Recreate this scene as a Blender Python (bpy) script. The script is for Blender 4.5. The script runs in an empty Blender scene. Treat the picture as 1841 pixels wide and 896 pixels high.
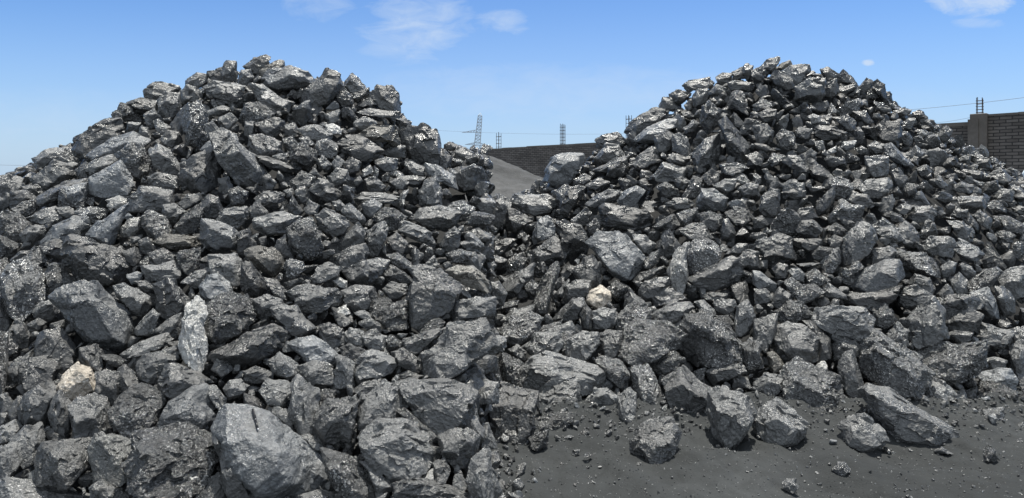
import bpy, bmesh, math, random
import numpy as np
from mathutils import Vector, Matrix, noise as mn
from mathutils.bvhtree import BVHTree

R = math.radians
scn = bpy.context.scene
# ---------------------------------------------------------------- camera
F, CX, HY, EYE = 1100.0, 920.5, 320.0, 1.6         # focal length and horizon in photo pixels, eye height in metres
cam = bpy.data.cameras.new('camera'); camo = bpy.data.objects.new('camera', cam)
scn.collection.objects.link(camo); scn.camera = camo
cam.sensor_width = 36; cam.lens = 36 * F / 1841; cam.shift_y = -(448 - HY) / 1841
cam.clip_start = .05; cam.clip_end = 5000
camo.location = (0, 0, EYE); camo.rotation_euler = (R(90), 0, 0)
# ---------------------------------------------------------------- sky, sun, exposure
SUN_EL, SUN_AZ = 75.0, 30.0     # azimuth clockwise from +Y (behind the heaps, a little right)
world = bpy.data.worlds.new('World'); scn.world = world; world.use_nodes = True
def N(nt, t, **k):
    n = nt.nodes.new(t)
    for a, b in k.items():
        if a.startswith('i_'):
            n.inputs[a[2:]].default_value = b
        else: setattr(n, a, b)
    return n
def math_(nt, op, a, b=None, c=None, clamp=False):
    n = nt.nodes.new('ShaderNodeMath'); n.operation = op; n.use_clamp = clamp
    for i, v in enumerate((a, b, c)):
        if v is None: continue
        if isinstance(v, (int, float)): n.inputs[i].default_value = v
        else: nt.links.new(v, n.inputs[i])
    return n.outputs[0]
def mixc(nt, fac, a, b, bt='MIX'):
    n = nt.nodes.new('ShaderNodeMix'); n.data_type = 'RGBA'; n.blend_type = bt
    for i, v in ((0, fac), (6, a), (7, b)):
        if isinstance(v, (int, float)): n.inputs[i].default_value = v
        elif isinstance(v, tuple): n.inputs[i].default_value = (*v, 1) if len(v) == 3 else v
        else: nt.links.new(v, n.inputs[i])
    return n.outputs[2]
def ramp(nt, v, pts):
    n = nt.nodes.new('ShaderNodeValToRGB'); cr = n.color_ramp
    while len(cr.elements) < len(pts): cr.elements.new(.5)
    for e, (p, c) in zip(cr.elements, pts):
        e.position = p; e.color = (c, c, c, 1) if isinstance(c, (int, float)) else (*c, 1)
    nt.links.new(v, n.inputs[0]); return n.outputs[0]
nt = world.node_tree; nt.nodes.clear(); L = nt.links
sky = N(nt, 'ShaderNodeTexSky', sky_type='NISHITA', sun_disc=False, sun_elevation=R(SUN_EL), sun_rotation=R(SUN_AZ),
        altitude=1000, air_density=1.0, dust_density=1.1, ozone_density=2.5)
tc = N(nt, 'ShaderNodeTexCoord'); sep = N(nt, 'ShaderNodeSeparateXYZ'); L.new(tc.outputs['Generated'], sep.inputs[0])
yy = math_(nt, 'MAXIMUM', sep.outputs[1], .05)
ca = math_(nt, 'DIVIDE', sep.outputs[0], yy); cb = math_(nt, 'DIVIDE', sep.outputs[2], yy)
cmb = N(nt, 'ShaderNodeCombineXYZ'); L.new(ca, cmb.inputs[0]); L.new(cb, cmb.inputs[1])
mp = N(nt, 'ShaderNodeMapping'); mp.inputs['Scale'].default_value = (9, 22, 1); L.new(cmb.outputs[0], mp.inputs[0])
nz = N(nt, 'ShaderNodeTexNoise', i_Scale=1.6, i_Detail=9, i_Roughness=.62, i_Distortion=.6); L.new(mp.outputs[0], nz.inputs[0])
def blob(u, v, ru, rv, gain, thr, soft=.25):
    # one cloud: an elliptical patch of sky broken up by noise
    dx = math_(nt, 'DIVIDE', math_(nt, 'SUBTRACT', ca, (u - CX) / F), ru / F)
    dy = math_(nt, 'DIVIDE', math_(nt, 'SUBTRACT', cb, (HY - v) / F), rv / F)
    d = math_(nt, 'ADD', math_(nt, 'MULTIPLY', dx, dx), math_(nt, 'MULTIPLY', dy, dy))
    e = math_(nt, 'SUBTRACT', 1, d, clamp=True)
    m = math_(nt, 'ADD', e, math_(nt, 'MULTIPLY', math_(nt, 'SUBTRACT', nz.outputs[0], .5), 2.2))
    m = math_(nt, 'DIVIDE', math_(nt, 'SUBTRACT', m, thr), soft, clamp=True)
    m = math_(nt, 'MULTIPLY', m, math_(nt, 'MULTIPLY', e, 3, clamp=True))
    return math_(nt, 'MULTIPLY', m, gain)
cl = None
for b in [(745, 45, 130, 85, .60, .35, .9), (575, 8, 85, 40, .32, .35, .7), (700, 90, 70, 28, .30, .3, .7), (903, 40, 62, 30, .7, .32, 1.2), (1562, 113, 17, 10, .8, .2, .4),
          (1745, 8, 100, 30, .75, .35, .7), (1760, 42, 60, 14, .3, .35, .6), (1000, 165, 420, 60, .42, .1, 1.6), (60, 235, 160, 14, .3, .4, .8), (1440, 235, 700, 90, .18, .0, 1.6), (100, 240, 420, 90, .25, .0, 1.6)]:
    o = blob(*b); cl = o if cl is None else math_(nt, 'MAXIMUM', cl, o)
tint = mixc(nt, 1.0, sky.outputs[0], (.86, 1.13, 1.42), 'MULTIPLY')
low = math_(nt, 'SUBTRACT', 1, math_(nt, 'DIVIDE', cb, .30), clamp=True)       # pale milky air low over the yard
tint = mixc(nt, math_(nt, 'MULTIPLY', math_(nt, 'POWER', low, 1.3), .85), tint, (4.5, 5.8, 7.5))
col = mixc(nt, cl, tint, (5.6, 6.7, 8.3))
# added unseen bright sky overhead and behind the photographer, for whiter fill light
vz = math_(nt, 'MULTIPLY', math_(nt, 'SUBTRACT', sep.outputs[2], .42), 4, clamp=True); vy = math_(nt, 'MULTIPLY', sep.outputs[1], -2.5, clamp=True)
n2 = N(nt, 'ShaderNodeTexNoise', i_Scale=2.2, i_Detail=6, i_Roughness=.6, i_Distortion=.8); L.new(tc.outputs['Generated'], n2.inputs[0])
fill_veil = math_(nt, 'MULTIPLY', math_(nt, 'MAXIMUM', vz, vy), ramp(nt, n2.outputs[0], [(.3, .45), (.6, 1)]))
col = mixc(nt, fill_veil, col, (8.0, 8.6, 9.1))
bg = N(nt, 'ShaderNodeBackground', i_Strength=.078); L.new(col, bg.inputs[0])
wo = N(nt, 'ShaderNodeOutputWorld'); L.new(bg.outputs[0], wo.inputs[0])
sun = bpy.data.lights.new('sun', 'SUN'); sun.energy = 4.8; sun.angle = R(.53); sun.color = (1, .955, .87)
suno = bpy.data.objects.new('sun', sun); scn.collection.objects.link(suno)
sd = Vector((math.sin(R(SUN_AZ)) * math.cos(R(SUN_EL)), math.cos(R(SUN_AZ)) * math.cos(R(SUN_EL)), math.sin(R(SUN_EL))))
suno.rotation_euler = sd.to_track_quat('Z', 'Y').to_euler()
vs = scn.view_settings; vs.view_transform = 'Standard'; vs.look = 'None'; vs.exposure = .5; vs.gamma = 1
scn.cycles.max_bounces = 5; scn.cycles.diffuse_bounces = 3; scn.cycles.glossy_bounces = 2
# ---------------------------------------------------------------- helpers
def link(o): scn.collection.objects.link(o); return o
def tag(o, label=None, cat=None, group=None, kind=None):
    for k, v in (('label', label), ('category', cat), ('group', group), ('kind', kind)):
        if v: o[k] = v
    return o
def empty(name, loc): o = bpy.data.objects.new(name, None); o.location = loc; return link(o)
def add(name, me, mats, parent=None, loc=None):
    o = bpy.data.objects.new(name, me); link(o)
    for m in (mats if isinstance(mats, (list, tuple)) else [mats]): me.materials.append(m)
    if parent: o.parent = parent
    if loc is not None: o.location = loc
    return o
def np_mesh(name, V, T, rv=None, mi=None, smooth=False):
    me = bpy.data.meshes.new(name); nv, nf = len(V), len(T); k = T.shape[1]
    me.vertices.add(nv); me.vertices.foreach_set('co', V.astype(np.float32).ravel())
    me.loops.add(nf * k); me.loops.foreach_set('vertex_index', T.astype(np.int32).ravel())
    me.polygons.add(nf); me.polygons.foreach_set('loop_start', np.arange(0, nf * k, k, dtype=np.int32))
    me.polygons.foreach_set('use_smooth', np.full(nf, smooth))
    if mi is not None: me.polygons.foreach_set('material_index', mi.astype(np.int32))
    if rv is not None:
        a = me.attributes.new('rv', 'FLOAT', 'POINT'); a.data.foreach_set('value', rv.astype(np.float32))
    me.update(calc_edges=True); return me
def bm_mesh(name, bm):
    me = bpy.data.meshes.new(name); bmesh.ops.recalc_face_normals(bm, faces=bm.faces); bm.to_mesh(me); bm.free(); return me
def box(bm, x0, x1, y0, y1, z0, z1, mat=None):
    vs_ = [Vector((x, y, z)) for x in (x0, x1) for y in (y0, y1) for z in (z0, z1)]
    if mat: vs_ = [mat @ v for v in vs_]
    v = [bm.verts.new(p) for p in vs_]
    for f in ((0,1,3,2),(4,6,7,5),(0,4,5,1),(2,3,7,6),(0,2,6,4),(1,5,7,3)): bm.faces.new([v[i] for i in f])
def tube(bm, a, b, r, n=6, r2=None):
    a, b = Vector(a), Vector(b); d = (b - a).normalized(); u = d.orthogonal().normalized(); w = d.cross(u); r2 = r if r2 is None else r2
    A = [bm.verts.new(a + (u * math.cos(t) + w * math.sin(t)) * r) for t in [2 * math.pi * i / n for i in range(n)]]
    B = [bm.verts.new(b + (u * math.cos(t) + w * math.sin(t)) * r2) for t in [2 * math.pi * i / n for i in range(n)]]
    for i in range(n): bm.faces.new((A[i], A[(i+1) % n], B[(i+1) % n], B[i]))
    bm.faces.new(A); bm.faces.new(B[::-1])
rng = np.random.default_rng(11)
_perm = rng.permutation(256); _perm = np.concatenate([_perm, _perm, _perm]); _g = rng.normal(size=(256, 3)); _g /= np.linalg.norm(_g, axis=1)[:, None]
def perlin(P):
    I = np.floor(P).astype(int); f = P - I; I &= 255; w = f * f * f * (f * (f * 6 - 15) + 10); out = 0
    for dx in (0, 1):
        for dy in (0, 1):
            for dz in (0, 1):
                h = _perm[_perm[_perm[(I[:, 0] + dx) & 255] + ((I[:, 1] + dy) & 255)] + ((I[:, 2] + dz) & 255)]
                d = f - np.array((dx, dy, dz)); g = (_g[h] * d).sum(1)
                out = out + g * (w[:, 0] if dx else 1 - w[:, 0]) * (w[:, 1] if dy else 1 - w[:, 1]) * (w[:, 2] if dz else 1 - w[:, 2])
    return out * 1.5
def fbm(P, o=4, gain=.5):
    s = 0; a = 1
    for i in range(o): s = s + a * perlin(P * 2.03 ** i + i * 7.3); a *= gain
    return s
def ridged(P, o=3):
    s = 0; a = 1
    for i in range(o): s = s + a * (.35 - np.abs(perlin(P * 2.1 ** i + i * 3.7))); a *= .5
    return s
# ---------------------------------------------------------------- the shape of the two heaps (metres)
YL, YR = 6.6, 8.2
SKY_L = [(-700,500),(-350,430),(0,338),(65,300),(130,262),(210,226),(262,180),(330,160),(375,140),(440,130),(480,124),(520,132),(570,140),(620,154),(680,174),(715,185),(735,225),(775,243),(800,260),(830,268),(900,274)]
SKY_R = [(560,600),(700,500),(820,420),(880,385),(930,352),(975,326),(1040,300),(1075,275),(1130,252),(1190,212),(1235,180),(1285,155),(1340,130),(1400,122),(1480,126),(1530,147),(1580,160),(1610,192),(1650,208),(1680,226),(1715,254),(1770,280),(1841,322),(1950,390),(2200,520)]
OFF = -8
def ridge(tab, Y0):
    u = np.array([p[0] for p in tab], float); v = np.array([p[1] + OFF for p in tab], float)
    return (u - CX) / F * Y0, np.maximum(EYE + (HY - v) / F * Y0, 0)
LX, LZ = ridge(SKY_L, YL); RX, RZ = ridge(SKY_R, YR)
FRX = np.array([-3, -.6, 0, 1.2, 2.4, 3.2, 4.2, 6, 9]); FRY = np.array([4.2, 3.95, 4.05, 4.15, 4.1, 4.2, 4.45, 4.9, 6.5])
def surf(X, Y):
    X = np.asarray(X, float); Y = np.asarray(Y, float)
    h = np.interp(X, LX, LZ); t = np.clip((Y - 2.35) / (YL - 2.35), 0, 1)
    zl = np.where(Y <= YL, h * t ** .92, h - .8 * (Y - YL))
    zl = zl * np.clip((-.04 * Y + .07 + .05 * np.sin(Y * 5.1) - X) / .16, 0, 1) ** .5
    h = np.interp(X, RX, RZ); yf = np.interp(X, FRX, FRY); t = np.clip((Y - yf) / (YR - yf), 0, 1)
    zr = np.where(Y <= YR, h * t ** .9, h - .8 * (Y - YR))
    return np.maximum(np.maximum(zl, zr), 0)
YS = np.arange(1.4, 9.4, .01)
def hit(u, v):
    X = (u - CX) / F * YS; Z = EYE + (HY - v) / F * YS
    k = np.nonzero(Z <= surf(X, Y=YS))[0]
    return YS[k[0]] if len(k) else None
def world_pt(u, v, Y): return Vector(((u - CX) / F * Y, Y, EYE + (HY - v) / F * Y))
# ---------------------------------------------------------------- materials
def new_mat(name):
    m = bpy.data.materials.new(name); m.use_nodes = True; t = m.node_tree; t.nodes.clear()
    o = N(t, 'ShaderNodeOutputMaterial'); b = N(t, 'ShaderNodeBsdfPrincipled'); t.links.new(b.outputs[0], o.inputs[0]); return m, t, b
def ore(name, lo, hi, speck, speckcol, rough, bump, metal=.0, grain=1.0, lichen=False):
    m, t, b = new_mat(name); l = t.links
    tc = N(t, 'ShaderNodeTexCoord'); at = N(t, 'ShaderNodeAttribute', attribute_name='rv')
    off = N(t, 'ShaderNodeVectorMath', operation='MULTIPLY_ADD'); l.new(at.outputs['Fac'], off.inputs[0]); off.inputs[1].default_value = (37, 53, 29); l.new(tc.outputs['Object'], off.inputs[2])
    p = off.outputs[0]
    def nz(scale, det=6, rg=.6, dist=0, v=p):
        n = N(t, 'ShaderNodeTexNoise', i_Scale=scale, i_Detail=det, i_Roughness=rg, i_Distortion=dist); l.new(v, n.inputs[0]); return n.outputs[0]
    big = nz(5, 7, .65, .4); fine = nz(60, 4, .6); spk = nz(105 * grain, 2, .55)
    patch = nz(7, 4, .6)
    # layered direction, different on every rock
    rot = N(t, 'ShaderNodeVectorRotate', rotation_type='EULER_XYZ'); l.new(p, rot.inputs['Vector'])
    rr = N(t, 'ShaderNodeVectorMath', operation='MULTIPLY'); l.new(at.outputs['Fac'], rr.inputs[0]); rr.inputs[1].default_value = (19, 31, 47); l.new(rr.outputs[0], rot.inputs['Rotation'])
    st = N(t, 'ShaderNodeMapping'); st.inputs['Scale'].default_value = (7, 34, 9); l.new(rot.outputs[0], st.inputs[0])
    lay = nz(1, 6, .6, .5, st.outputs[0])
    base = mixc(t, ramp(t, big, [(.3, 0), (.7, 1)]), lo, hi)
    base = mixc(t, math_(t, 'MULTIPLY', ramp(t, fine, [(.42, 0), (.68, 1)]), .5), base, tuple(min(1, c * 1.8) for c in hi))
    base = mixc(t, math_(t, 'MULTIPLY', ramp(t, lay, [(.55, 0), (.7, 1)]), .35), base, tuple(c * .45 for c in lo))
    pm = ramp(t, patch, [(.42, .15), (.62, 1)])
    sm = math_(t, 'MULTIPLY', ramp(t, spk, [(.66 - .10 * speck, 0), (.72 - .10 * speck, 1)]), pm)
    base = mixc(t, sm, base, speckcol)
    if lichen:
        lm = N(t, 'ShaderNodeVectorMath', operation='DISTANCE'); l.new(tc.outputs['Object'], lm.inputs[0]); lm.inputs[1].default_value = lichen
        q = math_(t, 'SUBTRACT', 1, math_(t, 'DIVIDE', lm.outputs['Value'], .045), clamp=True)
        q = math_(t, 'MULTIPLY', q, ramp(t, fine, [(.35, 0), (.55, 1)]))
        base = mixc(t, math_(t, 'MULTIPLY', q, 1.2, clamp=True), base, (.30, .30, .08))
    val = math_(t, 'MULTIPLY_ADD', at.outputs['Fac'], .75, .62)
    base = mixc(t, 1.0, base, val, 'MULTIPLY')
    l.new(base, b.inputs['Base Color'])
    rg = math_(t, 'MULTIPLY_ADD', patch, -1.6, rough + .74)
    rg = math_(t, 'MAXIMUM', math_(t, 'SUBTRACT', rg, math_(t, 'MULTIPLY', sm, .25)), .2)
    l.new(rg, b.inputs['Roughness'])
    b.inputs['Metallic'].default_value = metal; b.inputs['Specular IOR Level'].default_value = .6
    vo = N(t, 'ShaderNodeTexVoronoi', feature='F1', i_Scale=38 * grain); l.new(p, vo.inputs['Vector'])
    mus = nz(16, 8, .68, .8)
    hsum = math_(t, 'ADD', math_(t, 'MULTIPLY', mus, 1.1), math_(t, 'MULTIPLY', fine, .38))
    hsum = math_(t, 'ADD', hsum, math_(t, 'MULTIPLY', math_(t, 'MULTIPLY', vo.outputs['Distance'], pm), .5))
    hsum = math_(t, 'ADD', hsum, math_(t, 'MULTIPLY', lay, .5))
    bp = N(t, 'ShaderNodeBump', i_Strength=1.0, i_Distance=.02 * bump); l.new(hsum, bp.inputs['Height']); l.new(bp.outputs[0], b.inputs['Normal'])
    return m
ORE = {
 'd': ore('dark_ore', (.029,.030,.031), (.060,.062,.063), .0, (.26,.26,.26), .38, .55),
 'm': ore('grey_ore', (.046,.048,.049), (.100,.103,.104), .3, (.36,.36,.36), .33, .65),
 's': ore('glittering_ore', (.044,.045,.046), (.135,.138,.139), .9, (.56,.56,.55), .25, 1.5, .45, .8),
 'p': ore('pale_ore', (.066,.071,.076), (.124,.132,.139), .4, (.40,.41,.42), .36, .65),
 'w': ore('white_ore', (.17,.172,.17), (.34,.34,.33), .5, (.66,.66,.64), .34, 1.1, .15),
 't': ore('brownish_ore', (.066,.064,.058), (.125,.120,.108), .4, (.38,.37,.34), .38, .8),
 'q': ore('tan_quartz', (.22,.19,.155), (.44,.40,.34), .8, (.72,.70,.66), .44, 1.0),
 'l': ore('lichen_ore', (.050,.052,.052), (.100,.103,.101), .3, (.38,.38,.37), .38, .7, lichen=(.02, -.14, .10)),
}
KEYS = list(ORE)
# ---------------------------------------------------------------- rock shapes
ICO = {}
for k in (3, 4, 5, 6):
    bm = bmesh.new(); bmesh.ops.create_icosphere(bm, subdivisions=k, radius=1); bm.verts.ensure_lookup_table()
    ICO[k] = (np.array([v.co[:] for v in bm.verts]), np.array([[v.index for v in f.verts] for f in bm.faces])); bm.free()
def hull_planes(P):
    bm = bmesh.new()
    for p in P: bm.verts.new(p)
    bmesh.ops.convex_hull(bm, input=bm.verts); bmesh.ops.recalc_face_normals(bm, faces=bm.faces)
    out = {}
    for f in bm.faces:
        n = f.normal
        if n.length < .5: continue
        h = n.dot(f.verts[0].co)
        if h < 0: n = -n; h = -h
        out[tuple(round(c, 1) for c in n)] = (*n, max(h, .08))
    bm.free(); return np.array(list(out.values()))
def rock_verts(P, lvl, style, rs, chips=4, poly=None):
    """P: control points of a lump in units of about 1; returns a broken, faceted closed surface"""
    pl = hull_planes(P); ex = []
    for i in range(chips):
        n = rs.normal(size=3); n /= np.linalg.norm(n)
        if abs(n[1]) < .4: n[1] = .45 * (-1 if rs.random() < .75 else 1); n /= np.linalg.norm(n)
        ex.append((*n, (P @ n).max() * rs.uniform(.74, .95)))
    pl = np.vstack([pl, ex]); D, T = ICO[lvl]
    A = np.maximum(D @ pl[:, :3].T / pl[:, 3], 0); pw = 90
    r = (A ** pw).sum(1) ** (-1 / pw)
    if poly is not None:                             # follow the traced outline exactly, hollows too
        phi = np.arctan2(D[:, 2], D[:, 0]); R_ = np.full(len(D), 9.0); c_, s_ = np.cos(phi), np.sin(phi); hitm = np.zeros(len(D))
        for i in range(len(poly)):
            a, b = poly[i - 1], poly[i]; ex_, ez_ = b - a; den = c_ * ez_ - s_ * ex_
            den = np.where(np.abs(den) < 1e-9, 1e-9, den); t_ = (a[0] * ez_ - a[1] * ex_) / den; q_ = (a[0] * s_ - a[1] * c_) / den
            ok = (t_ > 0) & (q_ >= -.001) & (q_ <= 1.001); hitm = np.where(ok, np.maximum(hitm, t_), hitm)
        B = np.maximum(np.stack([c_, s_], 1) @ pl[:, (0, 2)].T / pl[:, 3], 1e-6).max(1); rat = np.where(hitm > .05, hitm * B, 1)
        w_ = (D[:, 0] ** 2 + D[:, 2] ** 2) ** 1.5; r = r * (1 + (np.clip(rat, .5, 1.35) - 1) * w_)
    # cleavage: patches of flat fracture face, each tilted its own way, meeting in small ragged steps
    K = {6: 64, 5: 40, 4: 22, 3: 12}[lvl]; Sd = rs.normal(size=(K, 3)); Sd /= np.linalg.norm(Sd, axis=1)[:, None]
    o2 = rs.uniform(0, 99, 3); Dn = D + .16 * np.stack([perlin(D * 3.1 + o2 + 17 * k) for k in range(3)], 1)
    kk = (Dn @ Sd.T).argmax(1); near = (D @ Sd.T).argmax(0); act = A[near].argmax(1); nn_ = pl[act, :3] + rs.normal(size=(K, 3)) * .16
    nn_ /= np.linalg.norm(nn_, axis=1)[:, None]; pk = Sd * r[near][:, None]; hk = (nn_ * pk).sum(1)
    rf = hk[kk] / np.maximum((nn_[kk] * D).sum(1), .15); r = r * (np.clip(rf / r, .93, 1.04) if style == 'p' else np.clip(rf / r, .86, 1.08)) if lvl > 3 else r
    V = D * r[:, None]; o = rs.uniform(0, 200, 3)
    for _ in range(rs.integers(1, 4)):               # conchoidal bites broken out of the edges
        n = rs.normal(size=3); n[1] = -abs(n[1]) * .8; n /= np.linalg.norm(n); cb = n * (V @ n).max() * rs.uniform(1.0, 1.2) + rs.normal(size=3) * .2
        rad = rs.uniform(.35, .6); dd = np.linalg.norm(V - cb, axis=1); inn = dd < rad
        if inn.any() and rs.random() < .8: V = np.where(inn[:, None], V * (1 - .75 * (rad - dd) / np.maximum(np.linalg.norm(V, axis=1), .3))[:, None], V)
    r = np.linalg.norm(V, axis=1)
    rough = {'d': .8, 'p': .6, 's': 1.45, 'w': 1.2, 'm': 1.05}.get(style, 1)
    ax = rs.normal(size=3); ax /= np.linalg.norm(ax); Q = V + np.outer(V @ ax, ax) * 2.2     # layered: noise squeezed along one axis
    disp = rough * (.040 * ridged(Q * 1.7 + o, 3) + .026 * ridged(V * 4.1 + o, 2) + .012 * fbm(V * 9 + o, 2 if lvl < 5 else 3, .6))
    w = np.floor(3.2 * perlin(V * 1.15 + o + 40) + .8 * perlin(V * 3 + o)); disp += .022 * rough * w       # broken ledges
    steps = (V @ ax) * 5 + 1.2 * perlin(V * 1.5 + o); st = steps - np.floor(steps)
    disp += rough * .016 * np.where(st < .5, st * 2, 1) * (perlin(V * 2 + o + 9) > .02)
    return V * (1 + disp / np.maximum(r, .35) * .8)[:, None], T
def poly_rock(pts, style, lvl, rs, area):
    """a lump whose outline follows the traced one, at its own distance, with its own thickness"""
    U = np.array(pts); u0, v0 = U.min(0); u1, v1 = U.max(0); uc, vc = U.mean(0); uc = (uc + (u0+u1)/2) / 2; vc = (vc + (v0+v1)/2) / 2
    size_px = math.sqrt((u1-u0) * (v1-v0))
    ys = [hit(uc, vc), hit(uc, min(v1 - .12*(v1-v0), 1100))]
    if ys[1] is None: ys[1] = YL if uc < 877 else YR
    if ys[0] is None: ys[0] = ys[1] + .1
    T = .40 * size_px * ys[1] / F
    Y = min(ys[0] + .02, ys[1] + .55 * T)
    c = world_pt(uc, vc, Y); ray = (c - Vector((0, 0, EYE))).normalized()
    e1 = ray.cross(Vector((0, 0, 1))).normalized(); e3 = e1.cross(ray).normalized()
    W = []
    for u, v in pts:
        d = world_pt(u, v, 1) - Vector((0, 0, EYE)); q = Vector((0, 0, EYE)) + d * (((c - Vector((0,0,EYE))).dot(ray)) / d.dot(ray)) - c
        W.append((q.dot(e1), q.dot(e3)))
    W = np.array(W); sx, sz = np.abs(W).max(0); S = np.array((sx, T, sz)); W = W / (sx, sz) * 1.09
    P = [(x, rs.uniform(-.12, .12), z) for x, z in W]
    dn = rs.uniform(-.5, -.18); dx = rs.uniform(-.15, .15); k = rs.uniform(.45, .78); tl = rs.uniform(-.25, .15)
    for x, z in W: P.append((x * k + dx, -rs.uniform(.65, 1.15) + tl * z, z * k + dn))
    for x, z in W[::2]: P.append((x * .6, rs.uniform(.7, 1), z * .6))
    V, Tt = rock_verts(np.array(P), lvl, style, rs, poly=W / 1.08 * 1.04)
    V = V * S
    M = np.array([e1[:], ray[:], e3[:]])          # rows: local axes
    return V @ M, Tt, c, T
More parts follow.
